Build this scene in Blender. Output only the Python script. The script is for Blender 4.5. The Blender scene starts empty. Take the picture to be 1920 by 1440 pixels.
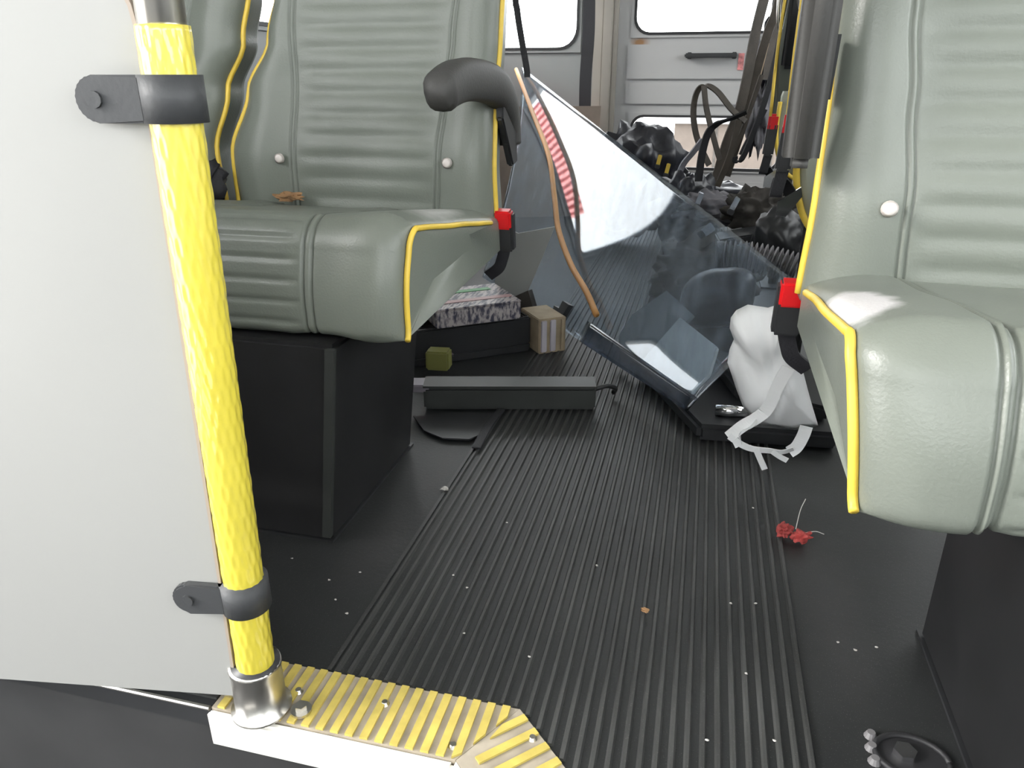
import bpy, bmesh, math, random
from mathutils import Vector, noise, Matrix
R = math.radians
scene = bpy.context.scene
COL = scene.collection

# ------------------------------------------------------------------ camera
cd = bpy.data.cameras.new('camera'); cd.lens = 26.0; cd.sensor_width = 36.0; cd.clip_start = 0.02; cd.clip_end = 200
cam = bpy.data.objects.new('camera', cd); COL.objects.link(cam)
cam.location = (0, 0, 0.62); cam.rotation_euler = (R(67.55), 0, R(14.10))
scene.camera = cam
# ------------------------------------------------------------------ sky (bright overcast)
sun = bpy.data.lights.new('hazy_sun', 'SUN'); sun.energy = 3.3; sun.angle = R(14); sun.color = (1.0, 0.97, 0.92)
so = bpy.data.objects.new('hazy_sun', sun); COL.objects.link(so); so.rotation_euler = Vector((0.84, 0.36, -0.41)).to_track_quat('-Z', 'Y').to_euler(); so.location = (-4, -2, 3)
w = bpy.data.worlds.new('overcast_sky'); scene.world = w; w.use_nodes = True
bg = w.node_tree.nodes['Background']; bg.inputs[0].default_value = (0.98, 0.99, 1.0, 1); bg.inputs[1].default_value = 8.0
scene.view_settings.view_transform = 'Standard'
scene.view_settings.look = 'None'
scene.view_settings.gamma = 1.0
scene.view_settings.use_curve_mapping = False
scene.view_settings.exposure = 0.0

# ------------------------------------------------------------------ materials
def mat(name, col, rough=0.5, metal=0.0, spec=0.5, var=0.0, vscale=8.0, bump=0.0, bscale=60.0, coat=0.0, stretch=None):
    m = bpy.data.materials.new(name); m.use_nodes = True
    nt = m.node_tree; b = nt.nodes['Principled BSDF']
    b.inputs['Base Color'].default_value = (*col, 1); b.inputs['Roughness'].default_value = rough
    b.inputs['Metallic'].default_value = metal; b.inputs['Specular IOR Level'].default_value = spec
    b.inputs['Coat Weight'].default_value = coat
    tc = nt.nodes.new('ShaderNodeTexCoord')
    src = tc.outputs['Object']
    if stretch:
        mp = nt.nodes.new('ShaderNodeMapping'); mp.inputs['Scale'].default_value = stretch
        nt.links.new(src, mp.inputs['Vector']); src = mp.outputs[0]
    if var:
        n = nt.nodes.new('ShaderNodeTexNoise'); n.inputs['Scale'].default_value = vscale; n.inputs['Detail'].default_value = 5
        nt.links.new(src, n.inputs['Vector'])
        r = nt.nodes.new('ShaderNodeValToRGB')
        r.color_ramp.elements[0].position = 0.3; r.color_ramp.elements[1].position = 0.7
        r.color_ramp.elements[0].color = (*[c * (1 - var) for c in col], 1)
        r.color_ramp.elements[1].color = (*[min(1, c * (1 + var)) for c in col], 1)
        nt.links.new(n.outputs['Fac'], r.inputs[0]); nt.links.new(r.outputs[0], b.inputs['Base Color'])
    if bump:
        n = nt.nodes.new('ShaderNodeTexNoise'); n.inputs['Scale'].default_value = bscale; n.inputs['Detail'].default_value = 3
        nt.links.new(src, n.inputs['Vector'])
        bp = nt.nodes.new('ShaderNodeBump'); bp.inputs['Strength'].default_value = bump; bp.inputs['Distance'].default_value = 0.004
        nt.links.new(n.outputs['Fac'], bp.inputs['Height']); nt.links.new(bp.outputs[0], b.inputs['Normal'])
    return m

def add_spots(m, spots, col, soft=0.35):
    """wear or stains with an irregular outline: spots = [(centre, radii)] in the object's own space"""
    nt = m.node_tree; b = nt.nodes['Principled BSDF']
    prev = b.inputs['Base Color'].links[0].from_socket if b.inputs['Base Color'].links else None
    tc = nt.nodes.new('ShaderNodeTexCoord')
    nz = nt.nodes.new('ShaderNodeTexNoise'); nz.inputs['Scale'].default_value = 45; nz.inputs['Detail'].default_value = 4
    nt.links.new(tc.outputs['Object'], nz.inputs['Vector'])
    for c, rad in spots:
        mp = nt.nodes.new('ShaderNodeMapping'); mp.vector_type = 'POINT'
        mp.inputs['Scale'].default_value = [1 / r for r in rad]
        mp.inputs['Location'].default_value = [-a / r for a, r in zip(c, rad)]
        nt.links.new(tc.outputs['Object'], mp.inputs['Vector'])
        ln = nt.nodes.new('ShaderNodeVectorMath'); ln.operation = 'LENGTH'; nt.links.new(mp.outputs[0], ln.inputs[0])
        ad = nt.nodes.new('ShaderNodeMath'); ad.operation = 'MULTIPLY_ADD'; ad.inputs[1].default_value = 0.5; ad.inputs[2].default_value = -0.25
        nt.links.new(nz.outputs['Fac'], ad.inputs[0])
        sm = nt.nodes.new('ShaderNodeMath'); sm.operation = 'ADD'
        nt.links.new(ln.outputs['Value'], sm.inputs[0]); nt.links.new(ad.outputs[0], sm.inputs[1])
        mr = nt.nodes.new('ShaderNodeMapRange'); mr.inputs[1].default_value = 1.0; mr.inputs[2].default_value = 1.0 - soft
        nt.links.new(sm.outputs[0], mr.inputs[0])
        mx = nt.nodes.new('ShaderNodeMix'); mx.data_type = 'RGBA'
        mx.inputs[7].default_value = (*col, 1)
        if prev: nt.links.new(prev, mx.inputs[6])
        else: mx.inputs[6].default_value = b.inputs['Base Color'].default_value
        nt.links.new(mr.outputs[0], mx.inputs[0]); prev = mx.outputs[2]
    nt.links.new(prev, b.inputs['Base Color'])

def add_specks(m, col, scale=700, lo=0.66):
    """fine grit trodden into a surface"""
    nt = m.node_tree; b = nt.nodes['Principled BSDF']; prev = b.inputs['Base Color'].links[0].from_socket
    tc = nt.nodes.new('ShaderNodeTexCoord'); n = nt.nodes.new('ShaderNodeTexNoise'); n.inputs['Scale'].default_value = scale; n.inputs['Detail'].default_value = 1
    nt.links.new(tc.outputs['Object'], n.inputs['Vector'])
    mr = nt.nodes.new('ShaderNodeMapRange'); mr.inputs[1].default_value = lo; mr.inputs[2].default_value = lo+0.08; nt.links.new(n.outputs['Fac'], mr.inputs[0])
    mx = nt.nodes.new('ShaderNodeMix'); mx.data_type = 'RGBA'; mx.inputs[7].default_value = (*col, 1)
    nt.links.new(mr.outputs[0], mx.inputs[0]); nt.links.new(prev, mx.inputs[6]); nt.links.new(mx.outputs[2], b.inputs['Base Color'])

def clear_mat(name, tint, rough=0.02, ior=1.49, haze=0.0, hazecol=(0.5, 0.55, 0.6)):
    """thin clear sheet: see-through with Fresnel reflection, optionally scuffed"""
    m = bpy.data.materials.new(name); m.use_nodes = True; nt = m.node_tree; nt.nodes.clear()
    out = nt.nodes.new('ShaderNodeOutputMaterial'); tr = nt.nodes.new('ShaderNodeBsdfTransparent'); tr.inputs[0].default_value = (*tint, 1)
    gl = nt.nodes.new('ShaderNodeBsdfGlossy'); gl.inputs['Roughness'].default_value = rough
    fr = nt.nodes.new('ShaderNodeFresnel'); fr.inputs[0].default_value = ior
    # the sheet is thin and not refracted, so both of its faces reflect like an outer face
    ge = nt.nodes.new('ShaderNodeNewGeometry'); ex = nt.nodes.new('ShaderNodeMath'); ex.operation = 'MULTIPLY_ADD'; ex.inputs[1].default_value = -2; ex.inputs[2].default_value = 1
    nt.links.new(ge.outputs['Backfacing'], ex.inputs[0])
    pw = nt.nodes.new('ShaderNodeMath'); pw.operation = 'POWER'; pw.inputs[0].default_value = ior; nt.links.new(ex.outputs[0], pw.inputs[1]); nt.links.new(pw.outputs[0], fr.inputs[0])
    mx = nt.nodes.new('ShaderNodeMixShader'); nt.links.new(fr.outputs[0], mx.inputs[0])
    body = tr.outputs[0]
    if haze:
        df = nt.nodes.new('ShaderNodeBsdfDiffuse'); df.inputs[0].default_value = (*hazecol, 1)
        tc = nt.nodes.new('ShaderNodeTexCoord'); mp = nt.nodes.new('ShaderNodeMapping')
        mp.inputs['Rotation'].default_value = (0, 0, R(-34)); mp.inputs['Scale'].default_value = (26, 3, 6)
        nt.links.new(tc.outputs['Object'], mp.inputs[0])
        n = nt.nodes.new('ShaderNodeTexNoise'); n.inputs['Scale'].default_value = 1.6; n.inputs['Detail'].default_value = 6
        nt.links.new(mp.outputs[0], n.inputs['Vector'])
        mr = nt.nodes.new('ShaderNodeMapRange'); mr.inputs[1].default_value = 0.42; mr.inputs[2].default_value = 0.75
        mr.inputs[3].default_value = haze * 0.25; mr.inputs[4].default_value = haze * 1.6
        nt.links.new(n.outputs['Fac'], mr.inputs[0])
        m2 = nt.nodes.new('ShaderNodeMixShader'); nt.links.new(mr.outputs[0], m2.inputs[0])
        nt.links.new(tr.outputs[0], m2.inputs[1]); nt.links.new(df.outputs[0], m2.inputs[2]); body = m2.outputs[0]
    nt.links.new(body, mx.inputs[1]); nt.links.new(gl.outputs[0], mx.inputs[2]); nt.links.new(mx.outputs[0], out.inputs[0])
    return m

M = {}
VIN = (0.170, 0.186, 0.160)
M['vinyl'] = mat('grey_vinyl', VIN, 0.37, spec=0.5, var=0.05, vscale=6, bump=0.12, bscale=350)
M['vinyl_worn_l'] = mat('grey_vinyl_worn', VIN, 0.37, spec=0.5, var=0.05, vscale=6, bump=0.12, bscale=350)
add_spots(M['vinyl_worn_l'], [((-0.045, 0.22, 0.44), (0.035, 0.13, 0.03))], (0.55, 0.55, 0.53), 0.6)
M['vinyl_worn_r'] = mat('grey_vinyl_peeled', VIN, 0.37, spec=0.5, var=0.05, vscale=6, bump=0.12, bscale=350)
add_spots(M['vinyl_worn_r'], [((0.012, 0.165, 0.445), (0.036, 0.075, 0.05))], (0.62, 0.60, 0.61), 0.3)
M['piping'] = mat('yellow_piping', (0.78, 0.55, 0.07), 0.45, var=0.1, vscale=20)
M['pole_yellow'] = mat('yellow_ribbed_sleeve', (0.74, 0.62, 0.06), 0.36, spec=1.0, var=0.06, vscale=30, coat=1.0)
M['steel'] = mat('brushed_steel', (0.62, 0.60, 0.56), 0.28, metal=1.0, var=0.1, vscale=20)
M['chrome'] = mat('chrome', (0.8, 0.8, 0.82), 0.1, metal=1.0)
M['blk'] = mat('black_plastic', (0.022, 0.023, 0.025), 0.42, var=0.15, vscale=10)
M['blkrub'] = mat('black_rubber_clamp', (0.045, 0.047, 0.05), 0.55, bump=0.1, bscale=200)
M['arm'] = mat('charcoal_armrest_foam', (0.045, 0.044, 0.042), 0.62, bump=0.15, bscale=250)
M['pedestal'] = mat('black_painted_steel', (0.014, 0.014, 0.015), 0.45, var=0.3, vscale=9, bump=0.05, bscale=20)
M['floor'] = mat('black_rubber_floor', (0.020, 0.0215, 0.022), 0.5, var=0.25, vscale=5, bump=0.08, bscale=160)
add_spots(M['floor'], [((-0.40, 0.82, 0), (0.06, 0.13, 0.1)), ((0.21, 0.85, 0), (0.05, 0.22, 0.1))], (0.034, 0.034, 0.035), 0.8)
M['rib'] = mat('dusty_lit_rubber_rib', (0.045, 0.046, 0.045), 0.48, var=0.45, vscale=14, bump=0.1, bscale=200, stretch=(1, 0.35, 1))  # lighter than the floor: dust, plus light caught on rib tops painted in
add_specks(M['floor'], (0.085, 0.083, 0.080)); add_specks(M['rib'], (0.10, 0.098, 0.094))
M['panel'] = mat('pale_grey_laminate', (0.33, 0.33, 0.318), 0.45, var=0.02, vscale=3)
M['trim'] = mat('tan_edge_band', (0.36, 0.30, 0.25), 0.5)
M['nose_tan'] = mat('tan_aluminium_tread', (0.40, 0.35, 0.28), 0.5, var=0.2, vscale=30)
M['nose_yel'] = mat('yellow_tread_rib', (0.58, 0.46, 0.11), 0.5, var=0.18, vscale=40)
M['white_lip'] = mat('white_nosing_lip', (0.86, 0.84, 0.78), 0.4, var=0.03, vscale=12)
M['step'] = mat('dark_grey_step', (0.035, 0.035, 0.036), 0.6, var=0.2, vscale=8)
M['wallgrey'] = mat('grey_wall_panel', (0.25, 0.26, 0.26), 0.5, var=0.03, vscale=4)
M['doorgrey'] = mat('light_grey_door_skin', (0.40, 0.40, 0.40), 0.45, var=0.03, vscale=4)
M['post'] = mat('beige_grey_door_post', (0.36, 0.335, 0.30), 0.5, var=0.05, vscale=5)
M['ceil'] = mat('white_ceiling', (0.65, 0.65, 0.63), 0.6)
M['gasket'] = mat('black_gasket', (0.02, 0.02, 0.022), 0.6)
M['glass'] = clear_mat('window_glass', (0.96, 0.97, 0.97), 0.0, 1.45)
M['red'] = mat('red_release_button', (0.62, 0.008, 0.012), 0.3)
M['webbing'] = mat('black_belt_webbing', (0.018, 0.018, 0.022), 0.65, bump=0.2, bscale=300)
M['strap'] = mat('brown_grey_strap', (0.075, 0.062, 0.050), 0.6, var=0.25, vscale=20, bump=0.2, bscale=300)
M['button'] = mat('white_button', (0.72, 0.66, 0.62), 0.35)
M['white_bag'] = mat('white_plastic_film', (0.95, 0.955, 0.96), 0.4, var=0.01, vscale=12)
M['leaf'] = mat('dry_brown_leaf', (0.30, 0.17, 0.08), 0.8, var=0.4, vscale=60)
M['redcloth'] = mat('red_crumpled_scrap', (0.36, 0.05, 0.045), 0.7, var=0.4, vscale=60)
M['crumb'] = mat('pale_crumb', (0.55, 0.53, 0.5), 0.6)
M['acrylic'] = clear_mat('scuffed_clear_acrylic', (0.80, 0.85, 0.90), 0.03, 1.6, haze=0.15, hazecol=(0.42, 0.50, 0.60))
M['acrylic_edge'] = clear_mat('smoky_acrylic_border', (0.42, 0.46, 0.52), 0.08, 1.5, haze=0.25, hazecol=(0.2, 0.22, 0.26))
M['orange'] = mat('orange_cord_jacket', (0.60, 0.30, 0.10), 0.5, var=0.1)
M['navy'] = mat('black_blue_bag_film', (0.012, 0.013, 0.020), 0.4, bump=0.3, bscale=40)
M['greycard'] = mat('light_grey_card', (0.66, 0.66, 0.63), 0.6, var=0.05)
M['darkplum'] = mat('dark_purple_grey_plastic', (0.012, 0.010, 0.014), 0.35, var=0.2)
M['bargrey'] = mat('dark_green_grey_bar', (0.030, 0.033, 0.031), 0.5, var=0.2, vscale=15)
M['lilac'] = mat('lilac_grey_plastic', (0.22, 0.20, 0.23), 0.5)
M['carton'] = mat('kraft_carton', (0.36, 0.29, 0.20), 0.7, var=0.15, vscale=30)
M['palecarton'] = mat('pale_lilac_carton', (0.50, 0.47, 0.52), 0.6, var=0.1)
M['green'] = mat('green_label', (0.04, 0.26, 0.07), 0.5)
M['olive'] = mat('olive_yellow_plastic', (0.20, 0.20, 0.06), 0.5)
M['cloth'] = mat('dark_brown_cloth', (0.050, 0.045, 0.040), 0.8, var=0.4, vscale=20)
M['greycloth'] = mat('grey_lilac_cloth', (0.16, 0.155, 0.17), 0.8, var=0.35, vscale=18)
M['hose'] = mat('grey_corrugated_hose', (0.17, 0.165, 0.17), 0.45, var=0.2)
M['beige'] = mat('beige_building', (0.105, 0.085, 0.072), 0.8, var=0.1)
M['asphalt'] = mat('pale_concrete_ground', (0.55, 0.53, 0.50), 0.9, var=0.06, vscale=0.6)
M['cargrey'] = mat('grey_car_paint', (0.12, 0.12, 0.13), 0.3)

def print_mat(name, paper, ink, scale, rot):
    """rows of small illegible print"""
    m = mat(name, paper, 0.5); nt = m.node_tree; b = nt.nodes['Principled BSDF']
    tc = nt.nodes.new('ShaderNodeTexCoord'); mp = nt.nodes.new('ShaderNodeMapping')
    mp.inputs['Scale'].default_value = scale; mp.inputs['Rotation'].default_value = (0, 0, rot)
    nt.links.new(tc.outputs['Object'], mp.inputs[0])
    n = nt.nodes.new('ShaderNodeTexNoise'); n.inputs['Scale'].default_value = 1.0; n.inputs['Detail'].default_value = 2
    nt.links.new(mp.outputs[0], n.inputs['Vector'])
    r = nt.nodes.new('ShaderNodeValToRGB'); r.color_ramp.interpolation = 'LINEAR'
    e = r.color_ramp.elements; e[0].position = 0.38; e[0].color = (*ink, 1); e[1].position = 0.58; e[1].color = (*paper, 1)
    nt.links.new(n.outputs['Fac'], r.inputs[0]); nt.links.new(r.outputs[0], b.inputs['Base Color'])
    return m
M['print'] = print_mat('printed_paper', (0.42, 0.38, 0.38), (0.05, 0.05, 0.08), (160, 30, 60), 0.3)
M['print_blue'] = print_mat('blue_white_label', (0.50, 0.56, 0.66), (0.03, 0.05, 0.12), (120, 40, 90), 0.0)

def decal_mat():
    m = bpy.data.materials.new('red_lettering_film'); m.use_nodes = True; nt = m.node_tree; nt.nodes.clear()
    out = nt.nodes.new('ShaderNodeOutputMaterial'); tr = nt.nodes.new('ShaderNodeBsdfTransparent')
    tc = nt.nodes.new('ShaderNodeTexCoord'); wv = nt.nodes.new('ShaderNodeTexWave'); wv.bands_direction = 'Y'
    wv.inputs['Scale'].default_value = 10; wv.inputs['Distortion'].default_value = 1.5; wv.inputs['Detail Scale'].default_value = 4
    nt.links.new(tc.outputs['Object'], wv.inputs['Vector'])
    r = nt.nodes.new('ShaderNodeValToRGB'); r.color_ramp.elements[0].color = (0.55, 0.16, 0.15, 1); r.color_ramp.elements[1].color = (0.95, 0.68, 0.66, 1)
    r.color_ramp.elements[0].position = 0.25; r.color_ramp.elements[1].position = 0.6
    nt.links.new(wv.outputs['Fac'], r.inputs[0]); nt.links.new(r.outputs[0], tr.inputs[0]); nt.links.new(tr.outputs[0], out.inputs[0])
    return m
M['decal'] = decal_mat()

# ------------------------------------------------------------------ helpers
def obj(name, bm, m, parent=None, smooth=False, fix=True):
    if fix: bmesh.ops.recalc_face_normals(bm, faces=bm.faces)
    me = bpy.data.meshes.new(name); bm.to_mesh(me); bm.free()
    me.materials.append(M[m] if isinstance(m, str) else m)
    if smooth:
        for p in me.polygons: p.use_smooth = True
    o = bpy.data.objects.new(name, me); COL.objects.link(o)
    if parent: o.parent = parent
    return o
def tag(o, label, cat, group=None):
    o['label'] = label; o['category'] = cat
    if group: o['group'] = group
    return o
def thing(name, label, cat, loc=(0, 0, 0), rotz=0, group=None):
    o = bpy.data.objects.new(name, None); COL.objects.link(o); o.location = loc; o.rotation_euler = (0, 0, rotz)
    o.empty_display_size = 0.05
    return tag(o, label, cat, group)
def struct(name, bm, m, parent=None, label=None, smooth=False):
    o = obj(name, bm, m, parent, smooth)
    if not parent: o['kind'] = 'structure'
    if label: o['label'] = label
    return o
def box(bm, a, b, bev=0.0):
    x0, y0, z0 = a; x1, y1, z1 = b
    v = [bm.verts.new(p) for p in [(x0,y0,z0),(x1,y0,z0),(x1,y1,z0),(x0,y1,z0),(x0,y0,z1),(x1,y0,z1),(x1,y1,z1),(x0,y1,z1)]]
    fs = [bm.faces.new([v[i] for i in q]) for q in [(0,3,2,1),(4,5,6,7),(0,1,5,4),(1,2,6,5),(2,3,7,6),(3,0,4,7)]]
    if bev:
        es = list({e for f in fs for e in f.edges})
        bmesh.ops.bevel(bm, geom=es, offset=bev, segments=2, affect='EDGES')
    return v
def B(a, b, bev=0.0):
    bm = bmesh.new(); box(bm, a, b, bev); return bm
def obox(bm, c, ax, ay, az, hx, hy, hz, bev=0.0):
    """oriented box: centre, three axes, half sizes"""
    c = Vector(c); ax = Vector(ax).normalized(); ay = Vector(ay).normalized(); az = Vector(az).normalized()
    t = bmesh.new(); box(t, (-hx,-hy,-hz), (hx,hy,hz), bev)
    mtx = Matrix(((ax.x, ay.x, az.x, c.x), (ax.y, ay.y, az.y, c.y), (ax.z, ay.z, az.z, c.z), (0,0,0,1)))
    bmesh.ops.transform(t, matrix=mtx, verts=t.verts)
    me = bpy.data.meshes.new('tmp'); t.to_mesh(me); t.free(); bm.from_mesh(me); bpy.data.meshes.remove(me)
    return bm
def cat_rom(pts, n=6):
    P = [Vector(p) for p in pts]; P = [2*P[0]-P[1]] + P + [2*P[-1]-P[-2]]; out = []
    for i in range(1, len(P)-2):
        for k in range(n):
            t = k / n; a, b, c, d = P[i-1], P[i], P[i+1], P[i+2]
            out.append(0.5*((2*b)+(c-a)*t+(2*a-5*b+4*c-d)*t*t+(3*b-a-3*c+d)*t**3))
    out.append(P[-2]); return out
def tube(bm, pts, r, seg=10, cap=True, smooth_n=0, closed=False):
    P = cat_rom(pts, smooth_n) if smooth_n else [Vector(p) for p in pts]
    rr = r if isinstance(r, (list, tuple)) else [r]*len(P)
    if len(rr) != len(P):
        rr = [rr[0] + (rr[-1]-rr[0])*i/(len(P)-1) for i in range(len(P))]
    up = None; rings = []
    for i, p in enumerate(P):
        t = (P[min(i+1, len(P)-1)] - P[max(i-1, 0)])
        if t.length < 1e-9: t = Vector((0,0,1))
        t.normalize()
        if up is None:
            up = t.cross(Vector((0.31,0.2,0.93)));
            if up.length < 1e-3: up = t.cross(Vector((1,0,0)))
            up.normalize()
        up = (up - t*up.dot(t)).normalized(); sd = t.cross(up)
        rings.append([bm.verts.new(p + rr[i]*(math.cos(a)*up + math.sin(a)*sd)) for a in [2*math.pi*k/seg for k in range(seg)]])
    for a, b in zip(rings, rings[1:]):
        for k in range(seg): bm.faces.new([a[k], a[(k+1)%seg], b[(k+1)%seg], b[k]])
    if cap: bm.faces.new(rings[0][::-1]); bm.faces.new(rings[-1])
    return bm
def T(pts, r, seg=10, smooth_n=0):
    return tube(bmesh.new(), pts, r, seg, True, smooth_n)
def ribbon(bm, pts, width, thick, wdir, n=6, twist=0.0):
    """flat strap swept along a curve; wdir is the direction of its width"""
    P = cat_rom(pts, n) if n else [Vector(p) for p in pts]; rings = []
    for i, p in enumerate(P):
        t = (P[min(i+1, len(P)-1)] - P[max(i-1, 0)]).normalized()
        wd = Vector(wdir)
        if twist: wd = Matrix.Rotation(twist*i/len(P), 3, t) @ wd
        wd = wd - t*wd.dot(t)
        if wd.length < 1e-3: wd = t.orthogonal()
        wd.normalize(); nn = t.cross(wd); h = width/2; k = thick/2
        rings.append([bm.verts.new(p + a*h*wd + b*k*nn) for a, b in ((-1,-1),(1,-1),(1,1),(-1,1))])
    for a, b in zip(rings, rings[1:]):
        for k in range(4): bm.faces.new([a[k], a[(k+1)%4], b[(k+1)%4], b[k]])
    bm.faces.new(rings[0][::-1]); bm.faces.new(rings[-1]); return bm
def prism(bm, pts, d, bev=0.0):
    """closed outline of 3-D points pushed along vector d"""
    d = Vector(d); a = [bm.verts.new(p) for p in pts]; b = [bm.verts.new(Vector(p)+d) for p in pts]; n = len(a)
    fs = [bm.faces.new(a[::-1]), bm.faces.new(b)]
    for k in range(n): fs.append(bm.faces.new([a[k], a[(k+1)%n], b[(k+1)%n], b[k]]))
    if bev: bmesh.ops.bevel(bm, geom=list({e for f in fs for e in f.edges}), offset=bev, segments=2, affect='EDGES')
    return bm
def disc(bm, c, axis, r, h, seg=16, r2=None):
    c = Vector(c); axis = Vector(axis).normalized()
    return tube(bm, [c, c+axis*h], [r, r if r2 is None else r2], seg)
def crumple(c, size, seed, amp=0.25, freq=2.2, sub=4, flat=None):
    """crumpled bag or cloth: subdivided ball pulled about by folded noise, resting flat below"""
    bm = bmesh.new(); bmesh.ops.create_icosphere(bm, subdivisions=sub, radius=1.0)
    for v in bm.verts:
        p = v.co.copy(); q = p*freq + Vector((seed*3.7, seed*1.9, -seed*2.3))
        k = 1 - amp + abs(noise.noise(q))*1.8*amp + noise.noise(q*0.6)*amp*0.6 + abs(noise.noise(q*2.3))*amp*0.45
        p *= k
        v.co = Vector((p.x*size[0], p.y*size[1], p.z*size[2])) + Vector(c)
        if flat is not None and v.co.z < flat: v.co.z = flat + (v.co.z-flat)*0.05
    return bm
def rrect(x0, z0, x1, z1, r, n=5):
    out = []
    for cx, cz, a0 in ((x1-r, z1-r, 0), (x0+r, z1-r, 90), (x0+r, z0+r, 180), (x1-r, z0+r, 270)):
        for k in range(n+1):
            a = R(a0 + 90*k/n); out.append((cx + r*math.cos(a), cz + r*math.sin(a)))
    return out
def frame_ring(bm, outer, inner, f, d):
    """ring between two equal-count outlines in a plane; f maps (a,b)->3-D point, d = depth vector"""
    d = Vector(d); o0 = [bm.verts.new(f(*p)) for p in outer]; i0 = [bm.verts.new(f(*p)) for p in inner]
    o1 = [bm.verts.new(v.co + d) for v in o0]; i1 = [bm.verts.new(v.co + d) for v in i0]; n = len(o0)
    for k in range(n):
        j = (k+1) % n
        bm.faces.new([o0[k], o0[j], i0[j], i0[k]]); bm.faces.new([o1[k], i1[k], i1[j], o1[j]])
        bm.faces.new([o0[k], o1[k], o1[j], o0[j]]); bm.faces.new([i0[k], i0[j], i1[j], i1[k]])
    return bm
def wall_cells(bm, a0, a1, b0, b1, holes, f, d):
    """flat wall with rectangular openings: grid cells that are not inside a hole"""
    A = sorted({a0, a1, *[h[0] for h in holes], *[h[2] for h in holes]}); Bq = sorted({b0, b1, *[h[1] for h in holes], *[h[3] for h in holes]})
    for i in range(len(A)-1):
        for j in range(len(Bq)-1):
            ca, cb = (A[i]+A[i+1])/2, (Bq[j]+Bq[j+1])/2
            if any(h[0] < ca < h[2] and h[1] < cb < h[3] for h in holes): continue
            prism(bm, [f(A[i],Bq[j]), f(A[i+1],Bq[j]), f(A[i+1],Bq[j+1]), f(A[i],Bq[j+1])], d)
    bmesh.ops.remove_doubles(bm, verts=bm.verts, dist=1e-5)
    return bm
WN = [0]
def window(hole, f, d, label, r=0.06, t=0.012, m='wallgrey'):
    """reveal with rounded corners set into an opening, a thin black gasket and the pane"""
    WN[0] += 1
    a0, b0, a1, b1 = hole
    bm = bmesh.new()
    frame_ring(bm, rrect(a0-0.002, b0-0.002, a1+0.002, b1+0.002, 0.001), rrect(a0+t, b0+t, a1-t, b1-t, r), f, d)
    o = struct('window_%d' % WN[0], bm, m, label=label)
    dd = Vector(d); bm = bmesh.new()
    frame_ring(bm, rrect(a0+t*0.8, b0+t*0.8, a1-t*0.8, b1-t*0.8, r), rrect(a0+t+0.009, b0+t+0.009, a1-t-0.009, b1-t-0.009, r-0.006), lambda p, q: Vector(f(p, q)) - dd*0.08, dd*0.3)
    obj('gasket', bm, 'gasket', o)
    bm = bmesh.new()
    prism(bm, [Vector(f(*p)) + dd*0.45 for p in rrect(a0+t*0.8, b0+t*0.8, a1-t*0.8, b1-t*0.8, r)], dd*0.08)
    obj('pane', bm, 'glass', o)
    return o

# ------------------------------------------------------------------ setting: the bus body
XL, XR, YR, YF, ZC = -1.33, 1.13, 3.80, -1.35, 1.72
NB, NF = 0.577, 0.500          # tread nosing: back and front edge of the rear stair edge
bm = bmesh.new()
prism(bm, [(XL,NB,0),(-0.137,NB,0),(-0.04,0.48,0),(-0.04,YF,0),(XR,YF,0),(XR,YR,0),(XL,YR,0)], (0,0,-0.03))
floor = struct('floor', bm, 'floor', label='black rubber bus floor with smooth side strips beside the ribbed aisle')
# raised ribs of the aisle runner, each one a bar
pitch = 0.0149; nrib = 35
for i in range(nrib):
    x = -0.350 + i*pitch
    y0 = NB + 0.002
    if x > -0.14: y0 = max(NB - (x+0.137)*1.0 + 0.004, -0.6)
    if x > -0.035: y0 = -0.6
    bm = bmesh.new(); hw = 0.0036; tp = 0.0017; h = 0.0036
    va = [bm.verts.new(p) for p in [(x-hw,y0,0),(x+hw,y0,0),(x+tp,y0,h),(x-tp,y0,h)]]
    vb = [bm.verts.new((v.co.x, YR-0.02, v.co.z)) for v in va]
    for k in range(4): bm.faces.new([va[k], va[(k+1)%4], vb[(k+1)%4], vb[k]])
    bm.faces.new(va[::-1]); bm.faces.new(vb)
    obj('rib', bm, 'rib', floor)
# seam strip between the runner and the plain rubber
obj('seam', B((-0.3615,NB+0.003,0),(-0.3565,YR-0.02,0.0022)), 'rib', floor)

# stairwell: riser, tread and side wall below the floor
struct('stair_riser', B((XL,0.515,-0.24),(-0.14,0.545,-0.0305)), 'step')
struct('stair_tread', B((XL,-0.75,-0.26),(-0.045,0.515,-0.2405)), 'step', label='dark grey lower step of the entry stairwell')
struct('stair_side', B((-0.07,-0.75,-0.24),(-0.042,0.43,-0.0305)), 'step')
struct('front_floor', B((XL,YF,-0.03),(-0.0405,-0.75,0)), 'floor')

# rear wall, with the emergency door
fy = lambda x, z: (x, YR, z)
f_rear = lambda x, z: (x, YR, z)
HL = (-1.22, 0.735, -0.62, 1.45)
DX0, DX1 = -0.50, 0.42
bm = wall_cells(bmesh.new(), XL, XR, -0.03, ZC, [HL, (DX0, 0.0, DX1, 1.62), (0.56, 0.76, 1.02, 1.45)], f_rear, (0, 0.05, 0))
struct('wall_rear', bm, 'wallgrey', label='grey rear wall panel of the bus around the emergency door')
window(HL, lambda x, z: (x, YR-0.012, z), (0, 0.05, 0), 'rear window left of the emergency door', 0.09)
window((0.56, 0.76, 1.02, 1.45), lambda x, z: (x, YR-0.012, z), (0, 0.05, 0), 'rear window right of the emergency door', 0.09)
bm = bmesh.new()
for x0, x1, dy in ((-0.556, -0.512, 0.03), (-0.512, -0.468, 0.045), (-0.468, -0.445, 0.03)): box(bm, (x0, YR-dy, 0), (x1, YR-0.0005, 1.62), 0.004)
struct('trim_1', bm, 'post', label='beige grey door post with vertical grooves left of the rear door')
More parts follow.
